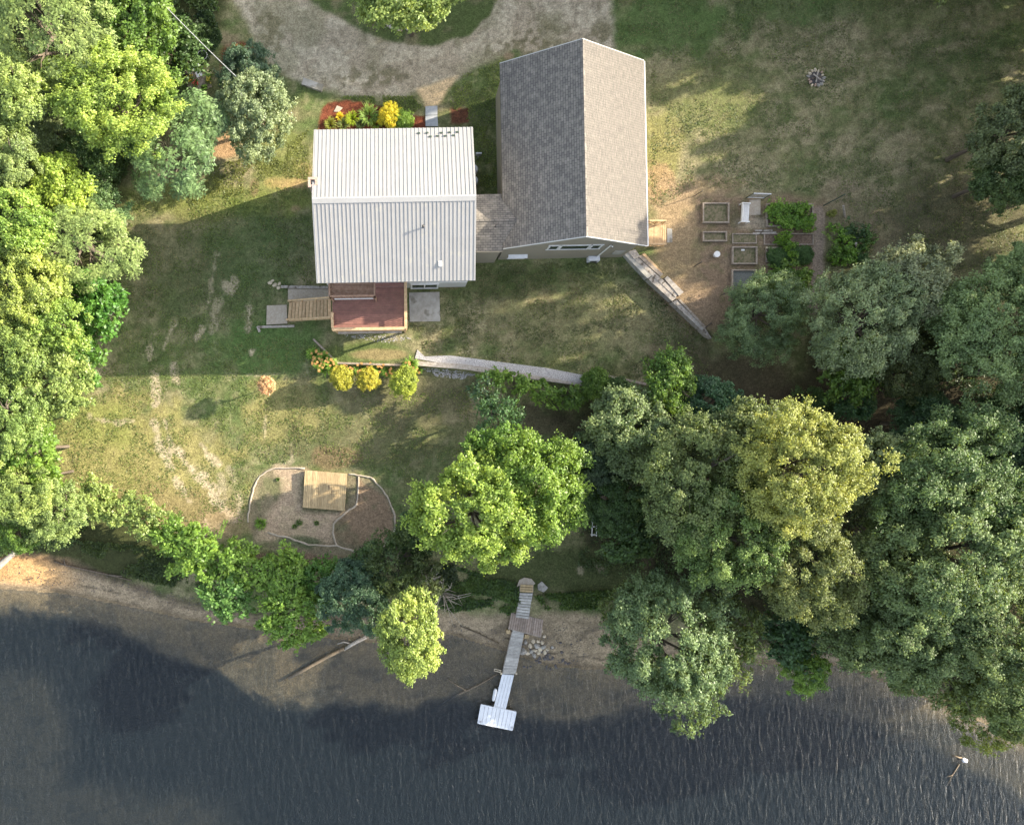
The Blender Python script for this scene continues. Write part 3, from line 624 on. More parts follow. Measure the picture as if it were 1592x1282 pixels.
# foliage colours
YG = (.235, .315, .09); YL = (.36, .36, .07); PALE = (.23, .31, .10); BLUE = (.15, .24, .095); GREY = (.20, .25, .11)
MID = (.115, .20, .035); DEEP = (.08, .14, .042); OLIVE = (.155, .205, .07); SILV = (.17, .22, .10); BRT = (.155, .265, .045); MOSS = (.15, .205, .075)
exec_trees = [
 # west woods
 (75, 45, 92, 12, 'sumac', PALE, 'pale yellow green tree with feathery leaf sprays in the top left corner', 'tree'),
 (215, 35, 62, 9, 'maple', MID, 'mid green tree beside the pale feathery tree at the top left', 'tree'),
 (268, 80, 48, 5.5, 'vine', DEEP, 'dark bushy tree beside the overhead wire near the top', 'tree'),
 (176, 156, 76, 10.5, 'maple', (.26, .36, .075), 'large bright yellow green maple among darker trees at the upper left', 'maple_tree'),
 (238, 128, 34, 7, 'maple', MID, 'small green crown tucked behind the bright yellow green maple', 'maple_tree'),
 (262, 245, 66, 7, 'sumac', BLUE, 'blue green sumac with star shaped leaf sprays by the orange soil patch', 'sumac_tree'),
 (305, 185, 42, 6, 'sumac', BLUE, 'small blue green sumac between the maple and the grey green round tree', 'sumac_tree'),
 (397, 175, 60, 5, 'fine', (0.219, 0.280, 0.149), 'round grey green fine leaved tree beside the driveway', 'ornamental_tree'),
 (388, 118, 42, 3.0, 'fine', (0.088, 0.149, 0.088), 'dark blue green shrub behind the round grey green tree', 'shrub'),
 (18, 150, 54, 12, 'lacy', YG, 'tall yellow green tree on the left edge below the feathery tree', 'tree'),
 (75, 215, 48, 6.5, 'lacy', GREY, 'grey green tree between the left edge and the bright maple', 'tree'),
 (16, 252, 50, 11, 'lacy', (.2, .27, .09), 'yellow green tree on the left edge beside the grey green one', 'tree'),
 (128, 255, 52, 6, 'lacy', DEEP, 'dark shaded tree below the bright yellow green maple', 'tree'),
 (92, 292, 42, 8.5, 'maple', (.26, .36, .06), 'small yellow green crown just above the pale star leaved tree', 'tree'),
 (115, 375, 78, 9, 'sumac', PALE, 'pale blue green star leaved tree overhanging the shaded west lawn', 'sumac_tree'),
 (160, 325, 34, 6, 'lacy', BLUE, 'small blue green tree at the tip of the sunlit grass strip', 'tree'),
 (26, 345, 52, 11, 'maple', (.2, .31, .06), 'yellow green tree at the left edge beside the pale star leaved tree', 'tree'),
 (42, 440, 62, 10.5, 'lacy', (.27, .34, .08), 'yellow green clumpy tree left of the deep green bush', 'tree'),
 (86, 502, 47, 9, 'maple', (.2, .3, .06), 'yellow green tree leaning over the deep green bush', 'tree'),
 (148, 480, 55, 4, 'vine', (0.088, 0.210, 0.035), 'deep green bush at the west edge of the shaded lawn', 'shrub'),
 (120, 560, 40, 4, 'vine', (0.096, 0.201, 0.035), 'green bush where the lawn shadow meets the woods', 'shrub'),
 (22, 540, 54, 10, 'lacy', (.19, .27, .07), 'yellow green tree on the left edge level with the deck', 'tree'),
 (85, 588, 50, 8, 'maple', YG, 'sunlit yellow green tree beside the end of the lawn shadow', 'tree'),
 (16, 645, 50, 9, 'lacy', (.2, .29, .08), 'bright tree on the left edge beside the sunlit lawn', 'tree'),
 (45, 700, 42, 6, 'vine', BRT, 'bright bush at the west tip of the sunlit lawn', 'shrub'),
 (30, 765, 50, 6.5, 'lacy', YG, 'bright tree on the left edge above the fallen log', 'tree'),
 (82, 795, 44, 5, 'lacy', PALE, 'pale yellow green tree just above the sandy bank', 'tree'),
 (25, 825, 32, 4, 'lacy', MID, 'dark small tree behind the fallen log at left', 'tree'),
 (68, 740, 32, 4, 'vine', BRT, 'rounded bright bush along the lawn edge at left', 'shrub'),
 # hedge along the bank
 (148, 778, 30, 1.6, 'vine', YG, 'westernmost low bright shrub in the bank hedge', 'shrub'),
 (190, 792, 28, 1.6, 'vine', YG, 'second low bright shrub from the west in the bank hedge', 'shrub'),
 (228, 806, 30, 1.6, 'vine', YG, 'low bright shrub midway along the thin part of the bank hedge', 'shrub'),
 (262, 828, 30, 1.6, 'vine', BRT, 'low shrub where the bank hedge starts to widen', 'shrub'),
 (300, 852, 38, 2.4, 'vine', BRT, 'green vine covered shrub below the bare soil streaks', 'shrub'),
 (340, 872, 40, 2.6, 'vine', BRT, 'green vine shrub on the bank below the play area corner', 'shrub'),
 (348, 925, 38, 2.4, 'vine', (0.105, 0.210, 0.052), 'vine shrub hanging over the sand at the bend of the bank', 'shrub'),
 (395, 888, 36, 2.2, 'vine', BRT, 'green shrub directly below the play area', 'shrub'),
 (440, 900, 46, 2.8, 'vine', BRT, 'broad bright shrub below the wooden platform', 'shrub'),
 (455, 955, 46, 3.2, 'vine', BRT, 'rounded bright bush overhanging the river shallows', 'shrub'),
 (500, 905, 34, 2.2, 'vine', (0.088, 0.193, 0.035), 'green shrub between the broad bright shrub and the dark tree', 'shrub'),
 (548, 925, 50, 5.0, 'lacy', (0.070, 0.131, 0.070), 'dark blue green tree beside the sunken log', 'tree'),
 (567, 868, 24, 2.6, 'maple', DEEP, 'small dark bush at the bottom of the play area', 'shrub'),
 (615, 880, 50, 5.0, 'willow', (0.096, 0.140, 0.052), 'olive willow between the play area and the yellow tree', 'willow_tree'),
 (655, 905, 38, 4.0, 'willow', (0.105, 0.140, 0.061), 'thin olive willow with bare grey twigs', 'willow_tree'),
 (640, 830, 36, 3.2, 'vine', DEEP, 'dark bush between the play area and the bright green maple', 'shrub'),
 (636, 988, 60, 9.0, 'lacy', (.26, .34, .085), 'single bright yellow green tree leaning over the river', 'tree'),
 # centre trees
 (828, 757, 80, 9.3, 'maple', (0.15, 0.245, 0.038), 'bright green maple in the middle of the lower lawn', 'maple_tree'),
 (738, 800, 88, 10.0, 'maple', (0.23, 0.33, 0.06), 'yellow green maple with bare limbs beside the bright green maple', 'maple_tree'),
 (778, 708, 46, 7.0, 'maple', (0.123, 0.228, 0.038), 'small green maple crown on the uphill side of the lawn maples', 'maple_tree'),
 (772, 645, 36, 3.0, 'willow', (0.088, 0.175, 0.070), 'blue green narrow leaved bush below the gravel strip', 'shrub'),
 (755, 612, 24, 2.2, 'willow', (0.070, 0.131, 0.070), 'dark bush at the west end of the shrubs below the gravel strip', 'shrub'),
 (800, 603, 20, .2, 'vine', BRT, 'small green shrub under the middle of the gravel wall', 'shrub'),
 (845, 608, 20, .2, 'vine', BRT, 'small green shrub third along the gravel wall', 'shrub'),
 (885, 612, 20, .2, 'vine', MID, 'small green shrub fourth along the gravel wall', 'shrub'),
 (768, 594, 17, .3, 'vine', BRT, 'small bright shrub touching the gravel wall beside the dark bush', 'shrub'),
 (925, 597, 20, .6, 'fine', MID, 'dense green shrub at the east end of the gravel', 'shrub'),
 (958, 607, 18, .6, 'fine', DEEP, 'dark shrub beside the short timber wall', 'shrub'),
 (975, 665, 66, 7.0, 'lacy', (.16, .22, .09), 'grey green tree below the short timber wall', 'tree'),
 (925, 715, 46, 5.0, 'lacy', (0.079, 0.123, 0.061), 'dark tree between the lawn maple and the big olive tree', 'tree'),
 (1045, 598, 40, 6.0, 'maple', MID, 'brighter green tree at the end of the timber wall', 'tree'),
 (1100, 628, 48, 5.0, 'lacy', (0.061, 0.131, 0.061), 'dark blue green tree right of the brighter green tree', 'tree'),
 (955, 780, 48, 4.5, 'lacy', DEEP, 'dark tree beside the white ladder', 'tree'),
 (975, 840, 40, 4.0, 'vine', DEEP, 'dark bush above the shaded river lawn', 'shrub'),
 # the big olive group
 (1075, 740, 92, 10.5, 'lacy', OLIVE, 'broad olive tree at the west of the big riverside group', 'tree'),
 (1160, 700, 70, 10, 'lacy', (0.175, 0.219, 0.079), 'olive tree on the uphill side of the yellow topped tree', 'tree'),
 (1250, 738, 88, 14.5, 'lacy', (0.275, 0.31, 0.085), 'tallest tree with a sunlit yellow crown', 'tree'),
 (1135, 835, 84, 11, 'lacy', (.14, .215, .06), 'olive tree below the sunlit yellow crown at its left', 'tree'),
 (1245, 865, 82, 11, 'lacy', (0.166, 0.201, 0.067), 'olive tree directly below the sunlit yellow crown', 'tree'),
 (1370, 740, 62, 10, 'lacy', GREY, 'grey green tree right of the sunlit yellow crown', 'tree'),
 (1030, 1000, 92, 8.0, 'lacy', (0.149, 0.219, 0.096), 'grey green willow hanging over the river', 'willow_tree'),
 (1120, 985, 62, 7.0, 'willow', MOSS, 'darker willow behind the grey green riverside willow', 'willow_tree'),
 (985, 945, 46, 4.5, 'willow', MOSS, 'small willow at the right of the sandy beach', 'willow_tree'),
 (1075, 1060, 52, 6.0, 'willow', (0.149, 0.219, 0.096), 'lowest willow branches reaching out over dark water', 'willow_tree'),
 (1235, 985, 52, 4.0, 'vine', (0.061, 0.123, 0.044), 'dark bush on the bank below the dark gap', 'shrub'),
 (1253, 1045, 30, 3.5, 'lacy', BRT, 'small bright green tree over the shallow water', 'tree'),
 (1345, 985, 66, 8.0, 'lacy', MOSS, 'dull green tree on the bank right of the small bright tree', 'tree'),
 (1455, 740, 92, 12, 'lacy', (0.115, 0.18, 0.065), 'large dark green tree in the east riverside wood', 'tree'),
 (1480, 870, 108, 13, 'lacy', (0.15, 0.215, 0.085), 'large mid green tree in the middle of the east wood', 'tree'),
 (1390, 870, 70, 11, 'lacy', OLIVE, 'olive green tree joining the yellow topped tree to the east wood', 'tree'),
 (1420, 975, 82, 10, 'lacy', (.14, .20, .08), 'green tree above the east shallows', 'tree'),
 (1540, 990, 88, 12, 'lacy', (.13, .185, .07), 'dark green tree at the lower right edge of the wood', 'tree'),
 (1575, 800, 70, 12, 'lacy', DEEP, 'dark tree at the right edge of the wood', 'tree'),
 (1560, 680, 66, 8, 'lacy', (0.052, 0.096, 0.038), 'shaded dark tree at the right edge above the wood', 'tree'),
 (1490, 1050, 62, 8, 'willow', OLIVE, 'olive tree drooping over the water at lower right', 'tree'),
 (1535, 1105, 48, 7, 'willow', (0.184, 0.236, 0.061), 'yellowish tree tip at the lower right corner over the water', 'tree'),
 (1590, 1100, 50, 8, 'willow', OLIVE, 'olive tree cut by the right edge above the water', 'tree'),
 (1560, 1075, 58, 8, 'lacy', (.15, .21, .07), 'olive green tree between the drooping olive tree and the right edge', 'tree'),
 (1420, 1040, 40, 5, 'lacy', (.14, .2, .07), 'small green tree on the bank above the east shallows', 'tree'),
 # east garden trees
 (1182, 488, 66, 4.2, 'fine', (.17, .245, .115), 'round grey green tree beside the netted raised bed', 'ornamental_tree'),
 (1225, 445, 34, 1.8, 'vine', MID, 'green bush between the vegetable beds and the round tree', 'shrub'),
 (1350, 500, 80, 9.0, 'lacy', (.2, .26, .13), 'silvery green tree with pale leaf undersides behind the garden', 'tree'),
 (1408, 440, 58, 8.5, 'lacy', (0.245, 0.280, 0.158), 'palest silvery tree top behind the garden', 'tree'),
 (1320, 570, 48, 5.5, 'vine', MID, 'bush below the silvery tree at the dark track', 'shrub'),
 (1332, 620, 30, 3.5, 'vine', (0.070, 0.149, 0.061), 'bush hanging into the dark track', 'shrub'),
 (1420, 560, 48, 7, 'lacy', (0.088, 0.114, 0.038), 'olive dark tree between the silvery and the pale green trees', 'tree'),
 (1545, 525, 88, 11, 'lacy', (0.2, 0.28, 0.115), 'large pale green tree at the right edge', 'tree'),
 (1490, 490, 50, 9, 'lacy', (0.19, 0.27, 0.11), 'pale green tree left of the large one at the right edge', 'tree'),
 (1590, 430, 46, 9, 'lacy', (0.2, 0.28, 0.11), 'pale green tree cut by the right edge above the large one', 'tree'),
 (1575, 200, 62, 9, 'lacy', (0.131, 0.166, 0.070), 'thin olive tree at the right edge of the open lawn', 'tree'),
 (1560, 275, 52, 7, 'lacy', (0.105, 0.158, 0.052), 'green tree below the thin olive one at the right edge', 'tree'),
 (1270, 640, 30, 2.5, 'lacy', DEEP, 'low dark bush on the lower side of the dark track', 'shrub'),
 (1440, 660, 50, 6, 'lacy', (0.070, 0.131, 0.052), 'dark tree on the lower side of the dark track', 'tree'),
 # driveway island
 (640, -8, 62, 8, 'maple', YG, 'sunlit yellow green tree on the driveway island', 'tree'),
 (590, -25, 46, 7, 'maple', YG, 'smaller crown at the left of the driveway island tree', 'tree'),
]
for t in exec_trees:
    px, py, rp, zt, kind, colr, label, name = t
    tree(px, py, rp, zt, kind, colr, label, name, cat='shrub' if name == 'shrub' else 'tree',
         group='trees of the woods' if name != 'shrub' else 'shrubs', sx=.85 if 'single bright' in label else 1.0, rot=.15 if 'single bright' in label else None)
# trees beyond the frame (they throw the long shadows that lie over the lawn and drive)
OFF = [(1150, -150, 90, 16), (1270, -120, 90, 15), (1390, -95, 90, 12.5), (1500, -110, 90, 12), (1030, -180, 90, 17), (1620, -60, 80, 9.5),
       (1720, -60, 90, 11), (1720, -180, 90, 11), (1700, 60, 90, 12.5), (1690, 165, 90, 22), (1720, 270, 90, 21.5), (1700, 370, 85, 20), (1720, 480, 90, 18), (1650, -10, 60, 8), (1650, 50, 65, 9.5), (1650, 110, 65, 10.5), (1640, 200, 70, 11), (1650, 290, 70, 11), (1560, -70, 60, 8.5), (900, -170, 80, 14), (780, -185, 80, 13), (1700, 600, 90, 15), (1720, 720, 90, 14), (1700, 850, 90, 14), (1720, 980, 90, 13), (1820, 330, 90, 17), (1820, 560, 90, 17),
       (-90, 60, 90, 11), (-90, 240, 90, 11), (-90, 420, 90, 11), (-90, 600, 90, 10), (60, -110, 90, 11), (250, -110, 80, 9)]
for (px, py, rp, zt) in OFF:
    kk = CH / (CH - zt * .75); gx_, gy_ = px, py; px = X0 + (px - X0) * kk; py = Y0 + (py - Y0) * kk
    tree(px, py, rp, zt, 'lacy' if px > 1000 else 'maple', OLIVE if px > 1000 else YG, 'tree standing just outside the picture beyond the lawn', 'tree', group='trees outside the picture', sq=1.5)
    if gx_ > 1000 and zt > 8.6:
        zl = zt * .62; kk = CH / (CH - zl * .75); px = X0 + (gx_ - X0) * kk; py = Y0 + (gy_ + 30 - Y0) * kk
        tree(px, py, rp * .95, zl, 'lacy', OLIVE, 'low tree standing just outside the picture beyond the lawn', 'tree', group='low trees outside the picture', sq=1.3)

# ------------------------------------------------------------------ ground cover (uncountable)
def scatter(name, poly, n, hmax, L, colr, seed, label=None, up=.6, cell=None, base=None):
    r = np.random.default_rng(seed); P = np.array(poly, float)
    pts = []
    while sum(len(p) for p in pts) < n:
        q = r.uniform(P.min(0), P.max(0), (n * 2, 2)); sdv = poly_sd(q[:, 0], q[:, 1], poly)
        cl = fbm(q[:, 0] * S, q[:, 1] * S, 1.2, seed + 5)
        q = q[(sdv < 0) & (cl > (cell or .42))]; pts.append(q)
    q = np.concatenate(pts)[:n]
    z0 = np.full(len(q), -1.5)
    for _ in range(5):
        k = (CH - z0) / CH; x = (q[:, 0] - X0) * S * k; y = (Y0 - q[:, 1]) * S * k; z0 = T(x, y)
    cl = fbm(x, y, 1.2, seed + 5); h = hmax * np.clip((cl - .35) * 2.5, .1, 1) * r.random(len(q)) ** .7
    if base is not None: z0 = z0 + base
    Pp = np.stack([x, y, z0 + h], -1)
    A = unit(r.normal(size=(n, 3)) * [1, 1, .25] + [0, 0, up * .3]); Nn = unit(r.normal(size=(n, 3)) * .5 + [0, 0, 1])
    V, F = leaf_arrays(Pp, Nn, A, L * r.uniform(.5, 1.2, n), L * .45 * r.uniform(.6, 1.2, n))
    me = fast_mesh(name, V, F); me.materials.append(M['leaf']); o = link(name, me, None); o.color = (*colr, 1)
    tag(o, label, 'ground cover', kind='stuff')
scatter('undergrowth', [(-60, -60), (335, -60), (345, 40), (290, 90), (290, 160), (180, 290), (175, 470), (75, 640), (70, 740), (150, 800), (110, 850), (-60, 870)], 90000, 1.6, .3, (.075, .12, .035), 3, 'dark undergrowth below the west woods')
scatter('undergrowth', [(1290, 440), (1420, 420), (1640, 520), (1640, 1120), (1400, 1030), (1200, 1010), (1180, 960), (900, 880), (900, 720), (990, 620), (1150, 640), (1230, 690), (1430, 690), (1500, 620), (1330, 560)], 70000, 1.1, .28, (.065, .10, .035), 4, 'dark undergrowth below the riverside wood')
scatter('bank_grass', [(700, 880), (800, 905), (808, 930), (795, 955), (760, 940), (700, 950), (670, 930)], 9000, .35, .3, (.06, .11, .025), 5, 'rough green grass on the bank left of the dock')
scatter('bank_grass', [(832, 925), (960, 918), (960, 945), (850, 945)], 5000, .3, .3, (.07, .12, .025), 6, 'rough green grass on the bank right of the dock')
scatter('bank_grass', [(120, 840), (230, 850), (310, 880), (330, 920), (240, 905), (150, 880)], 8000, .3, .28, (.06, .09, .025), 8, 'weeds on the bank below the bright hedge')
scatter('bank_grass', [(560, 850), (700, 860), (720, 930), (640, 940), (560, 900)], 12000, .7, .3, (.045, .07, .025), 9, 'weeds under the olive willows')
scatter('undergrowth', [(240, 20), (330, 20), (345, 60), (320, 100), (280, 110), (230, 80)], 9000, 1.2, .25, (.04, .075, .022), 10, 'dark undergrowth beside the overhead wire')


LAWN_W = [(190, 300), (480, 290), (485, 440), (400, 470), (400, 520), (480, 530), (490, 600), (640, 610), (730, 600), (740, 700), (640, 760), (620, 740), (560, 725), (400, 720), (375, 820), (300, 830), (150, 770), (80, 720), (75, 660), (180, 560)]
LAWN_S = [(640, 505), (690, 505), (690, 455), (740, 455), (740, 412), (965, 405), (1100, 530), (1100, 600), (1010, 590), (660, 548)]
LAWN_E = [(1012, 90), (960, 60), (955, -10), (1600, -10), (1600, 420), (1300, 420), (1300, 300), (1080, 290), (1012, 330)]
for nm, P, n, cg, sd_ in (('grass', LAWN_W, 26000, (.12, .17, .045), 21), ('dry_grass', LAWN_W, 16000, (.3, .26, .13), 22), ('grass', LAWN_S, 14000, (.11, .14, .05), 23), ('dry_grass', LAWN_S, 12000, (.27, .24, .14), 24),
                   ('grass', LAWN_E, 26000, (.11, .15, .05), 25), ('dry_grass', LAWN_E, 26000, (.27, .24, .15), 26)):
    scatter(nm, P, int(n * (1.3 if nm == 'grass' else .9)), .05, .17 if nm == 'grass' else .13, cg if nm == 'grass' else tuple(c * .68 for c in cg), sd_, 'short blades of lawn grass' if nm == 'grass' else 'dry straw coloured blades in the lawn', up=.8, cell=.47)
scatter('grass', [(490, 150), (640, 150), (655, 165), (640, 178), (580, 160), (520, 150)], 2500, .08, .18, (.15, .2, .05), 27, 'grass between the mulch bed and the drive')
scatter('grass', [(700, 125), (778, 95), (778, 290), (745, 290), (735, 190), (700, 165)], 5000, .08, .18, (.14, .19, .05), 28, 'grass between the two buildings')
scatter('grass', [(180, 330), (270, 325), (480, 280), (480, 200), (440, 230), (400, 240), (330, 260), (300, 310)], 7000, .06, .16, (.17, .2, .055), 29, 'sunlit grass west of the house')

# ------------------------------------------------------------------ building helpers
def onplane_y(px, py, y):
    z = CH - y * CH / (S * (Y0 - py)); return Vector(((px - X0) * S * (CH - z) / CH, y, z))
def inv(root, p):
    c, s_ = math.cos(-root.rotation_euler.z), math.sin(-root.rotation_euler.z); d = Vector(p) - root.location
    return Vector((d.x * c - d.y * s_, d.x * s_ + d.y * c, d.z))
def gable_body(mb, a0, a1, b0, b1, zb, ze0, zr, ridge_b, along='x', ze1=None):
    """a along the ridge, b across"""
    ze1 = ze0 if ze1 is None else ze1
    sec = [(b0, zb), (b1, zb), (b1, ze1), (ridge_b, zr), (b0, ze0)]
    def P(a, q): return (a, q[0], q[1]) if along == 'x' else (q[0], a, q[1])
    A = [P(a0, q) for q in sec]; B = [P(a1, q) for q in sec]
    mb.poly(A); mb.poly(B[::-1])
    for i in range(5):
        j = (i + 1) % 5; mb.poly([A[i], B[i], B[j], A[j]])
def planks(name, c0, c1, c2, c3, n, th, mat, parent, gap=.16, jit=0.01):
    """boards laid side by side from edge c0-c3 to edge c1-c2 (each runs c0->c3 direction)"""
    c0, c1, c2, c3 = map(Vector, (c0, c1, c2, c3)); mb = MB(); r = random.Random(len(name) + n)
    for i in range(n):
        a = (i + gap / 2) / n; b = (i + 1 - gap / 2) / n; dz = Vector((0, 0, r.uniform(-jit, jit)))
        mb.prism([c0.lerp(c1, a) + dz, c0.lerp(c1, b) + dz, c3.lerp(c2, b) + dz, c3.lerp(c2, a) + dz], th)
    return mb.build(name, mat, parent)
def add_shingle_attr(o, fn):
    me = o.data; a = me.attributes.new('shingle', 'FLOAT_VECTOR', 'POINT')
    a.data.foreach_set('vector', np.array([fn(v.co) for v in me.vertices], np.float32).ravel())

# ------------------------------------------------------------------ house with the white metal roof
H = empty('house', (-1.29, 15.69, 0), R_(1.0)); tag(H, 'house with a white ribbed metal roof beside the red brown deck', 'house')
hx, hy, ze, zr = 5.97, 5.82, 7.6, 9.7; sl_ = (zr - ze) / hy
mb = MB(); gable_body(mb, -hx + .12, hx - .12, -hy + .85, hy - 1.15, -2.2, ze + .85 * sl_ - .14, zr - .14, 0, 'x', ze + 1.15 * sl_ - .14)
mb.build('wall', M['siding_white'], H)
mb = MB()
for sg in (-1, 1):
    mb.prism([(-hx, 0, zr), (hx, 0, zr), (hx, sg * hy, ze), (-hx, sg * hy, ze)], .1)
rr = random.Random(3); nrib = 39
for sg in (-1, 1):
    for i in range(nrib + 1):
        x = -hx + .05 + i * (2 * hx - .1) / nrib
        x0 = x + rr.uniform(-.012, .012); wv = rr.uniform(-.015, .015)
        a = Vector((x0, sg * .02, zr + .03)); b = Vector((x0 + wv, sg * (hy + .01), ze + .03))
        mb.prism([a - Vector((.03, 0, 0)), a + Vector((.03, 0, 0)), b + Vector((.03, 0, 0)), b - Vector((.03, 0, 0))], .04)
roof = mb.build('roof', M['metal_roof'], H)
mb = MB()
for sg, wd in ((-1, .32), (1, .12)):
    mb.prism([(-hx - .04, 0, zr + .085), (hx + .04, 0, zr + .085), (hx + .04, sg * wd, zr + .07 - wd * sl_), (-hx - .04, sg * wd, zr + .07 - wd * sl_)], .03)
mb.build('ridge_cap', M['metal_rib'], roof)
for sx in (-1, 1):
    mb = MB()
    for sg in (-1, 1):
        x = sx * (hx + .025)
        mb.prism([(x - .035, 0, zr + .02), (x + .035, 0, zr + .02), (x + .035, sg * hy, ze + .02), (x - .035, sg * hy, ze + .02)], .22)
    mb.build('edge_trim', M['metal_rib'], roof)
p = inv(H, W(658, 353, 9.1)); zz = zr + p.y * sl_
mb = MB(); mb.lathe(p.x, p.y, [(.055, zz - .05), (.055, zz + .42), (.1, zz + .43), (.1, zz + .5), (.02, zz + .54)], 12); mb.build('vent_pipe', M['dark'], roof, True)
p = inv(H, W(684.5, 410, 8.1)); zz = zr + p.y * sl_
mb = MB(); mb.box(p.x - .12, p.x + .12, p.y - .2, p.y + .2, zz - .1, zz + .13); mb.build('roof_vent', M['white'], roof)
for (qx, qy) in [(651, 207.5), (664, 207), (669, 213.5), (680, 212.5), (686, 207), (692, 212.5), (699, 206), (705, 211.5), (711, 205.5)]:
    p = inv(H, W(qx, qy, 7.75)); zz = zr - p.y * sl_
    mb = MB(); mb.box(p.x - .11, p.x + .11, p.y - .05, p.y + .05, zz - .02, zz + .1); mb.build('snow_guard', M['green_metal'], roof)
p = inv(H, W(486, 283, 9.3)); q = p
mb = MB(); x0, x1, y0, y1 = q.x - .3, q.x + .3, q.y - .32, q.y + .32
zt = 9.3
mb.box(x0, x1, y0, y1, -1.5, zt - .25)
for (a, b, c_, d) in ((x0 - .05, x1 + .05, y0 - .05, y0 + .13), (x0 - .05, x1 + .05, y1 - .13, y1 + .05), (x0 - .05, x0 + .13, y0 + .13, y1 - .13), (x1 - .13, x1 + .05, y0 + .13, y1 - .13)): mb.box(a, b, c_, d, zt - .24, zt)
ch = mb.build('chimney', M['brick'], H)
mb = MB(); mb.box(x0 + .14, x1 - .14, y0 + .14, y1 - .14, zt - .245, zt - .1); mb.build('flue', M['dark'], ch)
# sliding door on the river side
yw = -hy + .85
def window_s(root, xa, xb, za, zb, y, panes=2, name='window', fr=.09, out=.06, fm='white'):
    mb = MB(); mb.box(xa - fr, xb + fr, y - out, y - .003, za - fr, za); mb.box(xa - fr, xb + fr, y - out, y - .003, zb, zb + fr)
    for i in range(panes + 1):
        x = xa + (xb - xa) * i / panes; mb.box(x - fr / 2, x + fr / 2, y - out + .002, y - .003, za, zb)
    f = mb.build(name, M[fm], root)
    for i in range(panes):
        a = xa + (xb - xa) * i / panes + fr / 2; b = xa + (xb - xa) * (i + 1) / panes - fr / 2
        g = MB(); g.box(a, b, y - out * .5, y - .004, za, zb); g.build('pane', M['glass'], f)
    return f
xa = inv(H, W(640, 446, 0)).x; xb = inv(H, W(680, 446, 0)).x
window_s(H, xa, xb, -.72, 1.35, yw, 2, 'sliding_door', .1, .14)
xa = inv(H, W(596, 446, 0)).x
window_s(H, xa, xa + .9, 2.9, 4.6, yw, 1)
window_s(H, xb + .6, xb + 1.6, 3.0, 4.4, yw, 1)
mb = MB(); mb.box(-hx + .14, hx - .14, yw - .04, yw - .003, 1.75, 1.95); mb.build('trim_board', M['white'], H)
for yy in (-1.5, 2.0):
    mb = MB(); mb.box(-hx + .06, -hx + .117, yy - .5, yy + .5, 2.6, 4.0); f = mb.build('window', M['white'], H); g = MB(); g.box(-hx + .04, -hx + .062, yy - .42, yy + .42, 2.68, 3.92); g.build('pane', M['glass'], f)
mb = MB(); yn = hy - 1.15; mb.box(1.6, 2.6, yn + .003, yn + .06, .1, 2.2); d = mb.build('door', M['brown_wood'], H); mb = MB(); mb.lathe(1.75, yn + .09, [(.03, 1.1), (.04, 1.14), (.02, 1.18)], 8); mb.build('handle', M['galv'], d)

for (qx, qy, lb) in [(736.5, 262, 'white domed propane tank nearer the driveway, half under the eave of the metal roof'), (736.5, 280, 'white domed propane tank nearer the link roof, half under the eave of the metal roof')]:
    p = G(qx, qy, 1.1); p.z = Tz(p.x, p.y)
    t = empty('propane_tank', p); tag(t, lb, 'tank', 'propane tanks beside the house')
    mb = MB(); mb.lathe(0, 0, [(.3, 0), (.38, .08), (.38, 1.0), (.34, 1.1), (.2, 1.18), (.05, 1.2)], 20); mb.build('tank_body', M['fabric_white'], t, True)
    mb = MB(); mb.lathe(0, 0, [(.1, 1.17), (.1, 1.32), (.02, 1.33)], 12); mb.build('valve_cover', M['galv'], t, True)
p = G(742, 247.5, 0); t = empty('utility_box', p); tag(t, 'small grey meter box just clear of the metal roof edge', 'meter box')
mb = MB(); mb.box(-.25, .25, -.06, .06, 1.0, 1.6); mb.build('box', M['galv'], t); mb = MB(); mb.box(-.04, .04, -.04, .04, -.1, 1.0); mb.build('post', M['galv'], t)

# ------------------------------------------------------------------ garage wing
GA = empty('garage', (12.63, 20.04, 0), R_(1.1)); tag(GA, 'tall building with a steep shingled roof, one slope pale in the sun and one dark', 'building')
gx, gy, ge, gr = 5.63, 7.2, 6.0, 9.86; gs = (gr - ge) / gx
mb = MB(); gable_body(mb, -gy + .38, gy - .3, -gx + .3, gx - .3, -2.4, ge + .3 * gs - .16, gr - .16, 0, 'y'); gw = mb.build('wall', M['siding'], GA)
mb = MB()
NB = 40
for sg in (-1, 1):
    mb.prism([(0, -gy, gr), (0, gy, gr), (sg * gx, gy, ge), (sg * gx, -gy, ge)], .12)
o = mb.build('roof', M['shingle'], GA); add_shingle_attr(o, lambda c: (c.y, c.x * 1.21 + (50 if c.x > 0 else 0), 0))
mb = MB()
for sg in (-1, 1): mb.prism([(0, -gy, gr + .03), (0, gy, gr + .03), (sg * .15, gy, gr + .03 - .15 * gs), (sg * .15, -gy, gr + .03 - .15 * gs)], .03)
oc = mb.build('ridge_cap', M['shingle'], o); add_shingle_attr(oc, lambda c: (c.y, c.x + 7, 0))
mb = MB()
for y in (-gy - .03, gy + .03):
    mb = MB()
    for sg in (-1, 1): mb.prism([(0, y - .025, gr + .01), (0, y + .025, gr + .01), (sg * gx, y + .025, ge + .01), (sg * gx, y - .025, ge + .01)], .2)
    mb.build('rake_board', M['siding_white'], o)
mb = MB(); mb.box(gx, gx + .1, -gy, gy, ge - .2, ge - .06); mb.build('gutter', M['white'], GA)
ywl = -gy + .38
def onwall(px, py):
    y = GA.location.y + ywl
    for _ in range(4):
        p = onplane_y(px, py, y); q = inv(GA, p); y += (ywl - q.y)
    return inv(GA, onplane_y(px, py, y))
a = onwall(850, 386); b = onwall(938, 380.5); zmid = (onwall(893, 383.7)).z
wz0, wz1 = zmid - .7, zmid + .7
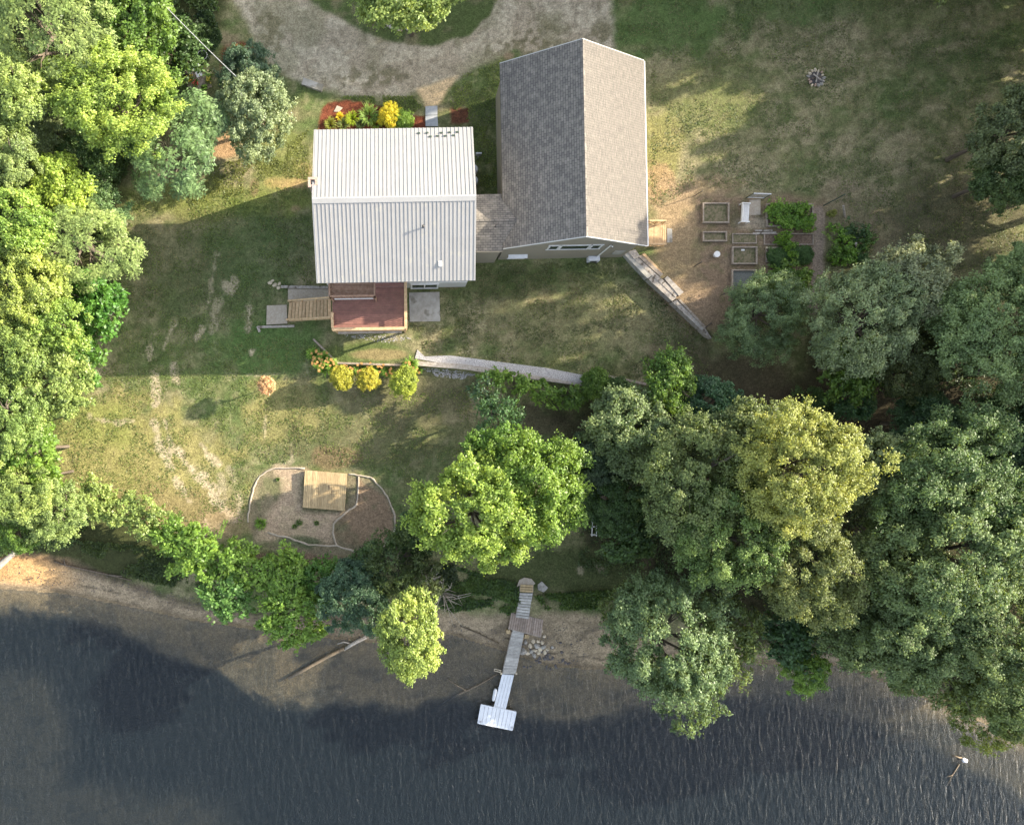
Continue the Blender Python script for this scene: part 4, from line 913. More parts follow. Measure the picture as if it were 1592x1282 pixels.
for (fa, fb) in ((.02, .2), (.235, .765), (.8, .98)):
    xa = a.x + (b.x - a.x) * fa; xb = a.x + (b.x - a.x) * fb
    window_s(GA, xa, xb, wz0, wz1, ywl, 1, 'window', .12, .08)
a = onwall(792, 398); window_s(GA, a.x, a.x + 1.3, a.z - .9, a.z + .3, ywl, 1, 'window', .1, .08)
mb = MB(); mb.prism([(a.x - .15, ywl - .003, a.z + .6), (a.x + 1.45, ywl - .003, a.z + .6), (a.x + 1.45, ywl - .3, a.z + .5), (a.x - .15, ywl - .3, a.z + .5)], .04); mb.build('awning', M['fabric_white'], GA)
a = onwall(952, 377.5); mb = MB(); mb.tube([(a.x, ywl - .3, a.z), (a.x, ywl - .1, a.z - .35), (a.x, ywl - .1, -.6), (a.x, ywl - .35, -.8)], .06, 6); mb.build('downspout', M['white'], GA)
a = onwall(963, 391); mb = MB(); mb.box(a.x - .45, a.x + .4, ywl - .05, ywl - .003, a.z - 1.0, a.z + .4); mb.build('hatch', M['concrete'], GA)
mb = MB(); mb.box(gx - .3, gx - .24, -3.9, -2.9, .4, 2.5); d = mb.build('door', M['white'], GA); mb = MB(); mb.lathe(gx - .2, -3.78, [(.03, 1.4), (.04, 1.44), (.02, 1.48)], 8); mb.build('handle', M['galv'], d)
for i in (-3.2, 1.2):
    mb = MB(); mb.box(i - 1.4, i + 1.4 - (.0), gy - .297, gy - .24, -.1, 2.2); mb.build('garage_door', M['white'], GA)
for yy in (0.5, 4.0):
    mb = MB(); mb.box(gx - .297, gx - .24, yy - .5, yy + .5, 1.2, 2.3); f = mb.build('window', M['white'], GA); g = MB(); g.box(gx - .243, gx - .22, yy - .42, yy + .42, 1.28, 2.22); g.build('pane', M['glass'], f)

# link between the two
L = empty('link_building', (5.0, 14.8, 0), R_(1.0)); tag(L, 'low shingled link building joining the metal roofed house to the tall shingled one', 'building')
def lq(u, v, z): return inv(L, ((u - X0) * S, (Y0 - v) * S, z))
le, lr = 5.75, 6.75
mb = MB(); mb.prism([lq(724, 372, lr), lq(786, 371, lr), lq(768.5, 330, le), lq(724, 331, le)], .1); mb.prism([lq(724, 372, lr), lq(786, 371, lr), lq(770, 411, le), lq(724, 412, le)], .1)
o = mb.build('roof', M['shingle'], L); add_shingle_attr(o, lambda c: (c.x + 31, c.y * 1.1 + 17, 0))
mb = MB(); mb.prism([lq(724, 370.5, lr + .025), lq(785, 369.5, lr + .025), lq(785, 372.5, lr + .025), lq(724, 373.5, lr + .025)], .03); oc = mb.build('ridge_cap', M['shingle'], o); add_shingle_attr(oc, lambda c: (c.x + 3, c.y + 3, 0))
mb = MB(); mb.prism([lq(724, 335, le), lq(769.5, 335, le), lq(769.5, 406, le), lq(724, 407, le)], 8); mb.build('wall', M['siding'], L)
mb = MB(); q = lq(724, 412, le); q2 = lq(769, 411.4, le); mb.prism([q + Vector((0, -.02, .01)), q2 + Vector((0, -.02, .01)), q2 + Vector((0, -.07, .01)), q + Vector((0, -.07, .01))], .2); mb.build('fascia', M['siding'], L)
p = inv(L, W(771, 352, 6.7)); mb = MB(); mb.lathe(p.x, p.y, [(.06, 6.3), (.06, 6.95), (.09, 6.97), (.03, 7.0)], 10); mb.build('vent_pipe', M['dark'], o)
p = inv(L, W(772, 402, -.3)); mb = MB()

p = G(920, 405); t = empty('heat_pump', p, R_(1)); tag(t, 'white outdoor heat pump standing at the foot of the tan gable wall', 'heat pump')
mb = MB(); mb.box(-.48, .48, -.2, .2, .15, .95); mb.build('casing', M['fabric_white'], t)
mb = MB(); mb.tube([(0, -.2, .55), (0, -.24, .55)], .3, 18); mb.build('fan_grille', M['dark'], t)
for sx in (-.36, .36):
    mb = MB(); mb.box(sx - .05, sx + .05, -.24, .24, -.05, .15); mb.build('foot', M['dark'], t)

# ------------------------------------------------------------------ deck, balcony, stairs
D = empty('deck', W(574, 478, -1.2)); tag(D, 'raised red brown deck with a fresh timber railing', 'deck')
def iD(p): return Vector(p) - D.location
f0, f1, f2, f3 = [iD(W(a, b, 2.0)) for a, b in ((516.5, 436), (631.5, 434), (632, 513), (517.5, 514.5))]
planks('deck_floor', f0, f3, f2, f1, 28, .05, M['red_deck'], D, .14, .002)
mb = MB()
for a, b in ((f0, f1), (f1, f2), (f2, f3), (f3, f0)): mb.beam(a - Vector((0, 0, .08)), b - Vector((0, 0, .08)), .06, .25)
mb.build('rim_board', M['new_wood'], D)
def rail(root, a, b, h, cap_w, mat, balus=True, step=.16, name='railing'):
    a = Vector(a); b = Vector(b); up = Vector((0, 0, h)); n = max(2, int((b - a).length / step)); mb = MB()
    mb.beam(a + up, b + up, cap_w, .05)
    r_ = mb.build(name, M[mat], root); mb = MB()
    mb.beam(a + up * .93, b + up * .93, .05, .09); mb.beam(a + up * .12, b + up * .12, .05, .09)
    if balus:
        for i in range(n + 1):
            q = a.lerp(b, i / n); mb.box(q.x - .02, q.x + .02, q.y - .02, q.y + .02, q.z + h * .1, q.z + h * .95)
    mb.build('baluster_panel', M[mat], r_); mb = MB()
    for q in (a, a.lerp(b, .5), b): mb.box(q.x - .055, q.x + .055, q.y - .055, q.y + .055, q.z - .1, q.z + h - .05)
    mb.build('rail_post', M[mat], r_)
    return r_
rail(D, f1 + Vector((-.05, 0, 0)), f2 + Vector((-.05, .05, 0)), 1.0, .24, 'new_wood')
rail(D, f2 + Vector((-.18, .05, 0)), f3 + Vector((.05, .05, 0)), 1.0, .24, 'new_wood')
e = f0.lerp(f3, .66)
rail(D, e + Vector((.05, 0, 0)), f3 + Vector((.05, .18, 0)), 1.0, .2, 'new_wood')
for q in (f0 + Vector((.2, -.1, 0)), f1 + Vector((-.2, -.1, 0)), f2 + Vector((-.15, .15, 0)), f3 + Vector((.15, .15, 0)), f2.lerp(f3, .5) + Vector((0, .15, 0))):
    wv = D.location + q; mb = MB(); mb.box(q.x - .08, q.x + .08, q.y - .08, q.y + .08, Tz(wv.x, wv.y) - D.location.z - .2, q.z - .34); mb.build('support_post', M['new_wood'], D)
mb = MB(); mb.beam(f2 + Vector((-.4, -.12, -.3)), f3 + Vector((.4, -.12, -.3)), .16, .2); mb.build('front_beam', M['old_wood'], D)

B = empty('balcony', W(548, 450, 2.0)); tag(B, 'small upper balcony with brown boards tucked under the metal eave above the deck', 'balcony')
def iB(p): return Vector(p) - B.location
g0, g1, g2, g3 = [iB(W(a, b, 4.7)) for a, b in ((513, 432), (583, 432), (583, 462), (514, 463))]
planks('balcony_floor', g0, g3, g2, g1, 12, .05, M['brown_wood'], B, .12, .002)
for a, b in ((g0, g3), (g2, g3), (g1, g2)): rail(B, a, b, .95, .12, 'brown_wood', True, .2)
mb = MB(); mb.beam(g2 + Vector((-.15, -.08, -.05)), g3 + Vector((.3, -.08, -.05)), .06, .22); mb.build('fascia', M['white'], B)
for q in (g2, g3): mb = MB(); mb.box(q.x - .07, q.x + .07, q.y, q.y + .14, 0, q.z - .06); mb.build('support_post', M['brown_wood'], B)

ST = empty('deck_stairs', G(450, 487)); tag(ST, 'fresh timber stairs running from the deck down to the sandy slab', 'stairs')
def iS(p): return Vector(p) - ST.location
top_n, top_s = W(515, 464.5, 2.0), W(515, 495, 2.0); b_n, b_s = G(450, 470), G(447, 499); b_n.z += .1; b_s.z += .1
n = 12; mb = MB()
for i in range(n):
    t = (i + .5) / n; c_n = iS(b_n.lerp(top_n, t)); c_s = iS(b_s.lerp(top_s, t)); mb.beam(c_n, c_s, .26, .05)
mb.build('tread', M['new_wood'], ST)
for a, b in ((b_n, top_n), (b_s, top_s)):
    mb = MB(); mb.beam(iS(a) + Vector((0, 0, -.02)), iS(b) + Vector((0, 0, -.02)), .05, .3); mb.build('stringer', M['new_wood'], ST)
    mb = MB(); mb.beam(iS(a) + Vector((0, 0, .95)), iS(b) + Vector((0, 0, .95)), .14, .05)
    for t in (0.02, .33, .66, .98):
        q = iS(a.lerp(b, t)); mb.box(q.x - .045, q.x + .045, q.y - .045, q.y + .045, q.z - .2, q.z + .92)
    mb.build('handrail', M['new_wood'], ST)

def slab(name, pts, mat, label, cat, h=.1, th=.25, group=None):
    P = [G(*q) for q in pts]; c = sum(P, Vector()) / len(P); zt = max(q.z for q in P) + h; o = MB(); o.prism([(q.x, q.y, zt) for q in P], th + h)
    ob = o.build(name, M[mat], None, origin=(c.x, c.y, zt - h)); return tag(ob, label, cat, group)
slab('landing_slab', [(415, 475), (446, 474), (447, 503), (415, 505)], 'sandy_concrete', 'sandy square slab at the foot of the timber stairs', 'slab', .06)
slab('patio_slab', [(636, 455), (683, 454), (684.5, 499.5), (637, 500)], 'concrete', 'grey concrete patio slab at the sliding door right of the deck', 'patio', .06)
slab('gravel_pad', [(448, 449), (512, 449), (512, 466), (448, 469)], 'sandy_concrete', 'sandy strip behind the timber stairs', 'slab', .02, .1)
slab('walkway_slab', [(661.5, 166), (680, 165), (680, 179), (661.5, 180)], 'blue_slab', 'blue grey walkway slab nearer the driveway', 'paving slab', .08, .2)
slab('walkway_slab', [(661.5, 181), (680, 180), (681, 197), (661.5, 197)], 'blue_slab', 'blue grey walkway slab nearer the metal roof', 'paving slab', .12, .2)
slab('stepping_stone', [(519, 174), (524, 164.5), (533, 168), (527, 174.5)], 'sandy_concrete', 'pale stepping stone lying in the red mulch', 'stepping stone', .05, .1)
slab('garden_slab', [(1165, 311), (1182, 310), (1182, 334), (1164, 335)], 'sandy_concrete', 'pale path slab between the white bench and the vegetable bed', 'paving slab', .04, .1)

def beamthing(name, pts, wd, h, mat, label, cat, above=.12, taper=None, group=None):
    P = [G(*q) for q in pts]; c = P[0]; mb = MB()
    for i in range(len(P) - 1):
        a, b = P[i], P[i + 1]; d = (b - a); d.z = 0; d.normalize()
        mb.beam(a + Vector((0, 0, above)) - c, b + Vector((0, 0, above)) - c + d * (wd * .3 if i < len(P) - 2 else 0), wd, h)
    o = mb.build(name, M[mat], None); o.location = c; return tag(o, label, cat, group)
beamthing('landscape_timber', [(437, 446), (510, 447)], .22, .3, 'old_wood', 'weathered timber running from the rock pile to the house wall', 'timber', .15)
beamthing('landscape_timber', [(404, 516), (401, 508.5), (458, 507)], .2, .3, 'old_wood', 'weathered timber with a bent end below the sandy slab', 'timber', .15)
beamthing('garden_edging', [(487, 527), (525, 564), (580, 566), (645, 568)], .16, .5, 'bed_wood', 'brown timber edging bent round the day lily border', 'edging', .1)
beamthing('landscape_timber', [(942, 584), (1004, 597)], .2, .5, 'bed_wood', 'thin brown timber at the right end of the gravel strip', 'timber', .12)
beamthing('landscape_timber', [(960, 596), (985, 606)], .35, .6, 'bed_wood', 'short wide timber half hidden by the bushes right of the gravel', 'timber', .05)
beamthing('parking_log', [(471, 128), (502, 139)], .58, .35, 'concrete', 'pale squared log lying beside the driveway', 'log', .3)

def rock_mesh(seed, r):
    rr = random.Random(seed); bm = bmesh.new(); bmesh.ops.create_icosphere(bm, subdivisions=2, radius=1)
    dirs = [(Vector([rr.gauss(0, 1) for _ in range(3)]).normalized(), rr.uniform(.55, .9)) for _ in range(9)]
    for v in bm.verts:
        for d, k in dirs:
            t = v.co.dot(d)
            if t > k: v.co -= d * (t - k)
        v.co *= 1 + rr.uniform(-.04, .04)
    me = bpy.data.meshes.new('rock'); bm.to_mesh(me); bm.free(); return me
RM = {}
def rock(p, r, mat, label, cat='rock', group=None, sq=.65, name='rock'):
    k = (random.randrange(6), mat)
    if k not in RM: RM[k] = rock_mesh(k[0], 1); RM[k].materials.append(M[mat])
    o = link(name, RM[k], None); o.location = p; o.scale = (r * random.uniform(.8, 1.2), r * random.uniform(.8, 1.2), r * sq); o.rotation_euler = (0, 0, random.uniform(0, 6.28)); return tag(o, label, cat, group)
for (x, y, r) in [(420, 439, .22), (427, 443, .24), (433, 447, .24), (434, 441, .2), (424, 436, .15)]:
    rock(G(x, y), r, 'tan_rock', 'pale rock in the small pile at the end of the weathered timber', group='rocks piled by the timber')
# gravel strip with its timber face
def Gn(px, py):
    p = G(px, py)
    for _ in range(4): z = Tz(p.x, p.y + 1.1); p = W(px, py, z)
    return p
P = [Gn(*q, ) for q in [(645, 557), (649, 543.5), (660, 554), (700, 552.5), (780, 563), (850, 572), (906, 583), (905, 597), (780, 580), (700, 567)]]
c = P[0].copy(); zt = max(q.z for q in P) + .05
mb = MB(); mb.prism([(q.x, q.y, q.z + .06) for q in P], .3); o = mb.build('gravel_strip', M['gravel'], None, origin=tuple(c)); tag(o, 'crushed grey gravel', kind='stuff')
P = [Gn(*q) for q in [(646, 561), (720, 566), (800, 578), (905, 596), (905, 599.5), (800, 585.5), (720, 574), (645, 568)]]
zt = P[1].z + .1
mb = MB(); PP = [(q.x, q.y, q.z + .1) for q in P]; mb.prism(PP, 1.4); o = mb.build('retaining_wall', M['old_wood'], None, origin=(P[0].x, P[0].y, zt - 1)); tag(o, 'long pale timber retaining wall holding the gravel strip', 'retaining wall')
r0 = np.random.default_rng(5)
def pebbles(name, poly, n, s0, mat, seed, label):
    r = random.Random(seed); P = np.array(poly); mb = MB()
    k = 0
    while k < n:
        x = r.uniform(P[:, 0].min(), P[:, 0].max()); y = r.uniform(P[:, 1].min(), P[:, 1].max())
        if poly_sd(np.array([x]), np.array([y]), poly)[0] > 0: continue
        q = G(x, y); a = r.uniform(.5, 1.3) * s0; t = r.uniform(0, 6.28); pts = []
        for j in range(5): an = t + j * 1.256; pts.append((q.x + math.cos(an) * a * r.uniform(.7, 1.2), q.y + math.sin(an) * a * r.uniform(.7, 1.2), q.z + a * .5))
        mb.prism(pts, a * .7); k += 1
    tag(mb.build(name, M[mat]), label, kind='stuff')
pebbles('gravel', [(655, 572), (700, 574), (740, 581), (720, 590), (680, 585)], 260, .07, 'gravel', 2, 'loose gravel spilled below the pale timber wall')
pebbles('gravel', [(530, 520), (630, 521), (640, 528), (600, 533), (540, 524)], 160, .05, 'gravel', 3, 'loose gravel under the deck front')

# timber wall east of the garage
RW = empty('timber_retaining_wall', G(1005, 430)); tag(RW, 'wide weathered timber retaining wall stepping away from the corner of the tan building', 'retaining wall')
def strip(pxs, z, th, mat, nm, root):
    mb = MB(); mb.prism([Vector(W(a, b, z)) - root.location for a, b in pxs], th); return mb.build(nm, M[mat], root)
strip([(968, 393), (975, 389), (1014, 428), (1007, 433)], .12, 1.3, 'concrete', 'top_timber', RW)
strip([(1008, 434), (1015, 428.5), (1052, 463), (1045, 468)], .1, 1.3, 'old_wood', 'top_timber', RW)
strip([(976, 391), (988, 387.5), (995, 398), (986, 403)], .2, 1.0, 'old_wood', 'top_timber', RW)
strip([(987, 404), (992, 400), (1033, 437), (1028, 441)], .14, .9, 'old_wood', 'top_timber', RW)
strip([(993, 399.5), (997, 396), (1031, 426), (1027, 430)], .18, .9, 'bed_wood', 'top_timber', RW)
strip([(998, 395), (1002, 393), (1030, 423), (1027, 426)], .08, .6, 'new_wood', 'top_timber', RW)
strip([(1029, 442), (1034, 438), (1055, 457), (1050, 462)], .14, .9, 'old_wood', 'top_timber', RW)
strip([(1033, 433), (1038, 429), (1063, 454), (1056, 460)], .2, .9, 'old_wood', 'top_timber', RW)
strip([(1045, 469.5), (1052, 466), (1097, 511), (1107, 526), (1100, 522)], .04, 1.1, 'old_wood', 'end_timber', RW)
strip([(1054, 465.5), (1057, 464), (1098, 508), (1096, 511)], .1, .4, 'bed_wood', 'end_timber', RW)

# steps on the east side of the garage
PT = empty('porch_steps', G(1020, 366)); tag(PT, 'fresh timber landing with side rails on the sunny side of the shingled building', 'steps')
def iP(p): return Vector(p) - PT.location
q = [iP(W(a, b, .75)) for a, b in ((1006, 349), (1029, 350), (1030, 380), (1006, 380))]
planks('landing', q[0], q[1], q[2], q[3], 10, .05, M['new_wood'], PT)
q = [iP(W(a, b, .4)) for a, b in ((1030, 350), (1036, 350), (1036, 381), (1030, 381))]; planks('step', q[0], q[1], q[2], q[3], 2, .05, M['new_wood'], PT)
for yy in (347, 383):
    a = iP(W(1005, yy, .75)); b = iP(W(1030, yy, .75)); rail(PT, a, b, .95, .13, 'new_wood', True, .2)
mb = MB()
for a, b in ((1008, 351), (1028, 351), (1008, 379), (1028, 379)):
    v = iP(W(a, b, .7)); mb.box(v.x - .06, v.x + .06, v.y - .06, v.y + .06, -.3, v.z)
mb.build('support_post', M['new_wood'], PT)
slab('concrete_pad', [(1037, 355), (1044.5, 356), (1045, 377), (1037, 377)], 'concrete', 'narrow grey pad at the foot of the fresh timber landing', 'slab', .05, .15)

# ------------------------------------------------------------------ small plants
def tuft_mesh(seed, n, R0, Hh, L, Wd, flower=None):
    r = np.random.default_rng(seed); Vs = []; Fs = []; off = 0
    a = r.uniform(0, 6.283, n); rad = R0 * np.sqrt(r.random(n)) * .6
    base = np.stack([np.cos(a) * rad, np.sin(a) * rad, np.zeros(n)], -1); b = a + r.normal(0, .5, n)
    out = np.stack([np.cos(b), np.sin(b), np.zeros(n)], -1); LL = L * r.uniform(.6, 1.2, n); k = 4; hh = Hh * r.uniform(.6, 1.2, n)
    prev = None
    for j in range(k):
        t0 = j / k; t1 = (j + 1) / k
        def pt(t): return base + out * (LL * t)[:, None] + np.array([0, 0, 1.0]) * (hh * (1.9 * t - 1.5 * t * t))[:, None]
        sd_ = np.cross(out, [0, 0, 1.0]); w0 = Wd * (1 - t0 * .75) * .5; w1 = Wd * (1 - t1 * .75) * .5
        V = np.stack([pt(t0) - sd_ * w0, pt(t0) + sd_ * w0, pt(t1) + sd_ * w1, pt(t1) - sd_ * w1], 1).reshape(-1, 3); Vs.append(V); Fs.append(np.arange(len(V)).reshape(-1, 4) + off); off += len(V)
    return np.concatenate(Vs), np.concatenate(Fs)
TM = {}
def plant(px, py, rpx, h, colr, label, name='plant', cat='plant', group=None, flowers=None, kind='tuft', nfl=16):
    p = G(px, py, h * .5); p.z = Tz(p.x, p.y); R0 = rpx * S; root = empty(name, p, random.uniform(0, 6.28)); tag(root, label, cat, group)
    if kind == 'tuft':
        k = (random.randrange(3),)
        if k not in TM: V, F = tuft_mesh(k[0], 110, 1, 1.0, .8, .12); me = fast_mesh('leaves', V, F); me.materials.append(M['leaf']); TM[k] = me
        o = link('leaves', TM[k], None, root); o.scale = (R0, R0, h)
    else:
        me, s_ = crown(kind, 1.0, random.randrange(3)); o = link('leaves', me, None, root, (0, 0, h * .45)); o.scale = (R0, R0, h * .8)
    o.color = (*[min(c * 1.4, .8) for c in colr], 1)
    if flowers:
        r = np.random.default_rng(int(px)); n = nfl; a = r.uniform(0, 6.28, n); rad = R0 * np.sqrt(r.random(n)) * .95; P = np.stack([np.cos(a) * rad, np.sin(a) * rad, h * r.uniform(.85, 1.15, n)], -1)
        Vs = []; Fs = []; off = 0
        for j in range(5):
            an = j * 1.2566 + r.uniform(0, .3, n); A = np.stack([np.cos(an), np.sin(an), np.full(n, .25)], -1); v, f = leaf_arrays(P, np.tile([0, 0, 1.0], (n, 1)), A, np.full(n, .14), np.full(n, .09), 0); Vs.append(v); Fs.append(f + off); off += len(v)
        me = fast_mesh('flowers', np.concatenate(Vs), np.concatenate(Fs)); me.materials.append(M['petal']); fo = link('flowers', me, None, root); fo['kind'] = 'stuff'; fo.color = (*flowers, 1)
    return root
ORG = (.6, .33, .12)
for i, (x, y, r, h) in enumerate([(487, 550, 10, .8), (495, 563, 10, .8), (505, 573, 11, .9), (515, 567, 10, .8), (530, 572, 10, .7), (545, 573, 10, .8), (560, 572, 10, .8), (575, 573, 10, .8), (590, 573, 10, .8), (603, 577, 10, .8), (638, 566, 11, .8), (648, 572, 9, .7), (503, 555, 9, .7)]):
    plant(x, y, r, h, (.16, .27, .05), 'orange day lily clump along the brown timber edging', 'day_lily', 'flower', 'orange day lilies in the border', ORG, nfl=6)
tree(531, 587, 16, 0.3, 'fine', (.42, .42, .06), 'leftmost of the three round yellow shrubs below the day lilies', 'shrub', 'shrub', 'round yellow shrubs', trunk=True, sq=1.0)
tree(573, 590, 15, 0.3, 'fine', (.45, .43, .06), 'middle of the three round yellow shrubs below the day lilies', 'shrub', 'shrub', 'round yellow shrubs')
tree(628, 593, 19, 0.4, 'fine', (.31, .38, .06), 'rightmost and greenest of the three round yellow shrubs', 'shrub', 'shrub', 'round yellow shrubs')
tree(414, 599, 12, 1.0, 'fine', (.6, .42, .24), 'small lone tree with orange leaves on the west lawn', 'ornamental_tree', 'tree')
# front bed
for x, y, r, h, cl, lb in [(513, 192, 9, .6, (.18, .2, .04), 'pale green tuft at the left corner of the mulch bed'), (528, 181, 6, .5, (.5, .42, .04), 'small yellow flowering clump above the green tufts'), (533, 193, 9, .5, (.12, .15, .04), 'low green tuft along the metal eave'), (547, 183, 10, .7, (.25, .32, .03), 'bright lime clump beside the small yellow flowers'),
                       (560, 192, 8, .5, (.06, .09, .03), 'dark low clump at the metal eave'), (573, 178, 15, .8, (.17, .25, .06), 'wide light green hosta in the mulch bed'), (585, 190, 10, .6, (.16, .22, .03), 'green clump between the hosta and the yellow bush')]:
    plant(x, y, r, h, cl, lb, 'garden_plant', 'plant', 'plants in the mulch bed')
plant(606, 180, 16, 1.0, (.42, .38, .03), 'brightest yellow bush in the mulch bed', 'shrub', 'shrub', 'bushes in the mulch bed', kind='fine')
plant(627, 189, 14, .9, (.12, .2, .03), 'round green bush beside the bright yellow one in the mulch bed', 'shrub', 'shrub', 'bushes in the mulch bed', kind='fine')
plant(370, 79, 10, .6, (.09, .16, .03), 'clump with orange flowers on the dark mulch by the driveway', 'garden_plant', 'plant', None, ORG, nfl=10)

# ------------------------------------------------------------------ vegetable garden
def raised_bed(x0, y0, x1, y1, soil, label, h=.28, fw=.11, wood='bed_wood', inner='soil'):
    a, b, c_, d = [G(*q) for q in ((x0, y0), (x1, y0), (x1, y1), (x0, y1))]; ctr = (a + c_) / 2; z = ctr.z
    root = empty('raised_bed', ctr); tag(root, label, 'raised bed', 'raised garden beds'); X = (b.x - a.x) / 2; Y = (a.y - d.y) / 2
    for nm, (u0, u1, v0, v1) in dict(a=(-X, X, Y - fw, Y), b=(-X, X, -Y, -Y + fw), c=(-X, -X + fw, -Y + fw, Y - fw), d=(X - fw, X, -Y + fw, Y - fw)).items():
        mb = MB(); j = random.uniform(-.02, .02); mb.box(u0, u1, v0, v1, -.15, h + j); mb.build('side_board', M[wood], root)
    mb = MB(); mb.box(-X + fw + .005, X - fw - .005, -Y + fw + .005, Y - fw - .005, -.1, h * .35); mb.build(soil, M[inner], root)
    return root
raised_bed(1091, 316, 1132, 347.5, 'soil', 'empty square raised bed with weeds nearest the timber landing', inner='weedy_soil')
raised_bed(1091, 360.5, 1128.5, 376, 'soil', 'short narrow raised bed just below the empty square one', inner='weedy_soil')
raised_bed(1138, 363, 1176, 379, 'soil', 'low weedy raised bed below the white bench', .1, .08, inner='weedy_soil')
raised_bed(1136.5, 384, 1175.5, 411.5, 'soil', 'square raised bed with a small white tag between the weedy and netted beds', inner='weedy_soil')
raised_bed(1136, 419.5, 1174.5, 452, 'netting', 'raised bed covered with dark grey netting', inner='mesh_cover')
raised_bed(1190, 317, 1263, 353, 'soil', 'large raised bed overflowing with bright leafy vegetables', .2, inner='soil')
raised_bed(1187, 363, 1264, 381, 'soil', 'long narrow raised bed with bare soil and a few leaves', .14, .08)
raised_bed(1190, 384.5, 1262, 408, 'soil', 'raised bed with rounded dark green plants', .14, .08)
mb = MB(); p = G(1154, 389); mb.box(-.14, .14, -.07, .07, .02, .14); o = mb.build('plant_tag', M['white'], None); o.location = p; tag(o, 'small white tag inside the square raised bed', 'tag')
vg = (.11, .2, .03)
for i, (x, y, r) in enumerate([(1200, 322, 10), (1212, 328, 12), (1224, 320, 10), (1235, 332, 12), (1247, 326, 9), (1203, 340, 11), (1216, 346, 10), (1230, 345, 11), (1244, 342, 11), (1256, 336, 10), (1255, 350, 9)]):
    plant(x, y, r, .8, vg, 'bright leafy vegetable in the large raised bed', 'vegetable_plant', 'plant', 'vegetables in the large bed', kind='vine')
for x, y, r in [(1208, 400, 13), (1228, 397, 14), (1250, 396, 13), (1213, 410, 11)]:
    plant(x, y, r, .6, (.05, .1, .025), 'rounded dark green plant in the raised bed below the narrow one', 'vegetable_plant', 'plant', 'rounded dark green bed plants', kind='fine')
for x, y, r in [(1222, 368, 9), (1226, 382, 9), (1230, 400, 8), (1215, 375, 7)]:
    plant(x, y, r, 1.0, vg, 'tall bright leafy vegetable rising between the narrow and the dark beds', 'vegetable_plant', 'plant', 'tall vegetables between the beds', kind='vine')
for i, (x, y, r, h, cl, kd, lb) in enumerate([(1300, 370, 15, 1.1, vg, 'vine', 'bright bush left of the grey stake outside the garden path'), (1325, 355, 15, 1.2, (.05, .09, .035), 'vine', 'dark bush around the upper grey stake'), (1340, 372, 15, 1.1, (.06, .12, .03), 'vine', 'green bush at the right end of the bush patch'),
             (1312, 392, 17, 1.1, vg, 'vine', 'bright bush at the bottom of the bush patch'), (1340, 395, 12, .9, (.05, .1, .03), 'vine', 'dark bush at the bottom right of the bush patch'), (1296, 390, 12, .8, (.09, .15, .03), 'vine', 'low bush at the bottom left of the bush patch'), (1293, 330, 6, .4, (.16, .18, .04), 'vine', 'tiny pale bush below the leaning green post'),
             (1208, 440, 22, 1.1, (.09, .15, .03), 'vine', 'leafy bush between the dark bed and the round tree'), (1240, 455, 18, 1.0, (.07, .11, .03), 'vine', 'leafy bush beside the lower end of the garden path')]):
    plant(x, y, r, h, cl, lb, 'shrub', 'shrub', 'bushes round the garden', kind=kd)
plant(405, 814, 9, .5, vg, 'small leafy weed in the left corner of the play area', 'weed', 'plant')
for x, y, r in [(465, 812, 5), (458, 818, 4), (492, 813, 4), (432, 745, 3)]:
    plant(x, y, r, .25, (.07, .12, .03), 'low weed growing in the sandy play area', 'weed', 'plant', 'low weeds in the sand')
# bench
p = G(1153, 333); BN = empty('garden_bench', p, R_(-3)); tag(BN, 'white wooden garden bench facing the pale path slab', 'bench')
for i in range(4): mb = MB(); mb.box(-.1 + i * .14, .02 + i * .14, -.75, .75, .42, .46); mb.build('seat_slat', M['white'], BN)
for i in range(3): mb = MB(); mb.box(-.26 + i * -.03, -.22 + i * -.03, -.75, .75, .52 + i * .16, .64 + i * .16); mb.build('back_slat', M['white'], BN)
for sy in (-.78, .78):
    mb = MB(); mb.box(-.28, .46, sy - .05, sy + .05, .64, .68); mb.build('armrest', M['white'], BN)
    for sx in (-.24, .4): mb = MB(); mb.box(sx - .04, sx + .04, sy - .04, sy + .04, -.05, .64); mb.build('leg', M['white'], BN)
beamthing('loose_plank', [(1170, 363.5), (1206, 362)], .16, .1, 'old_wood', 'pale loose plank below the path slab', 'plank', .12)
beamthing('loose_plank', [(1173, 359), (1200, 359)], .12, .1, 'old_wood', 'short pale plank lying just above the longer loose plank', 'plank', .16)
beamthing('loose_plank', [(1189, 386), (1213, 386.5)], .14, .1, 'tan_rock', 'cream coloured board at the corner of the dark planted bed', 'plank', .26)
p = G(1112, 396.5); BK = empty('bucket', p); tag(BK, 'white lidded bucket standing alone on the bare ground', 'bucket')
mb = MB(); mb.lathe(0, 0, [(.2, 0), (.24, .4)], 18); mb.build('pail', M['fabric_white'], BK, False); mb = MB(); mb.lathe(0, 0, [(.26, .4), (.26, .44), (.1, .45)], 18); mb.build('lid', M['white'], BK)
for (bx, by, tx, ty, lb) in [(1079, 305, 1092, 297, 'dark garden stake above the empty square bed'), (1079, 415, 1091, 407, 'dark garden stake left of the white bucket below'), (1119, 460, 1134, 453, 'dark garden stake beside the netted bed'), (1096, 510, 1106, 502, 'dark garden stake at the far end of the timber wall')]:
    a = G(bx, by); b = W(tx, ty, a.z + 1.3); mb = MB(); mb.tube([Vector((0, 0, -.2)), b - a], .035, 6); o = mb.build('garden_stake', M['dark'], None); o.location = a; tag(o, lb, 'stake', 'garden stakes')
a = G(1280, 320); o = MB(); b = W(1314, 302, 2.6) - a; o.tube([(0, 0, -.2), b], .05, 6); oo = o.build('leaning_post', M['green_metal']); oo.location = a; tag(oo, 'long dark green post leaning outward at the garden corner', 'post')
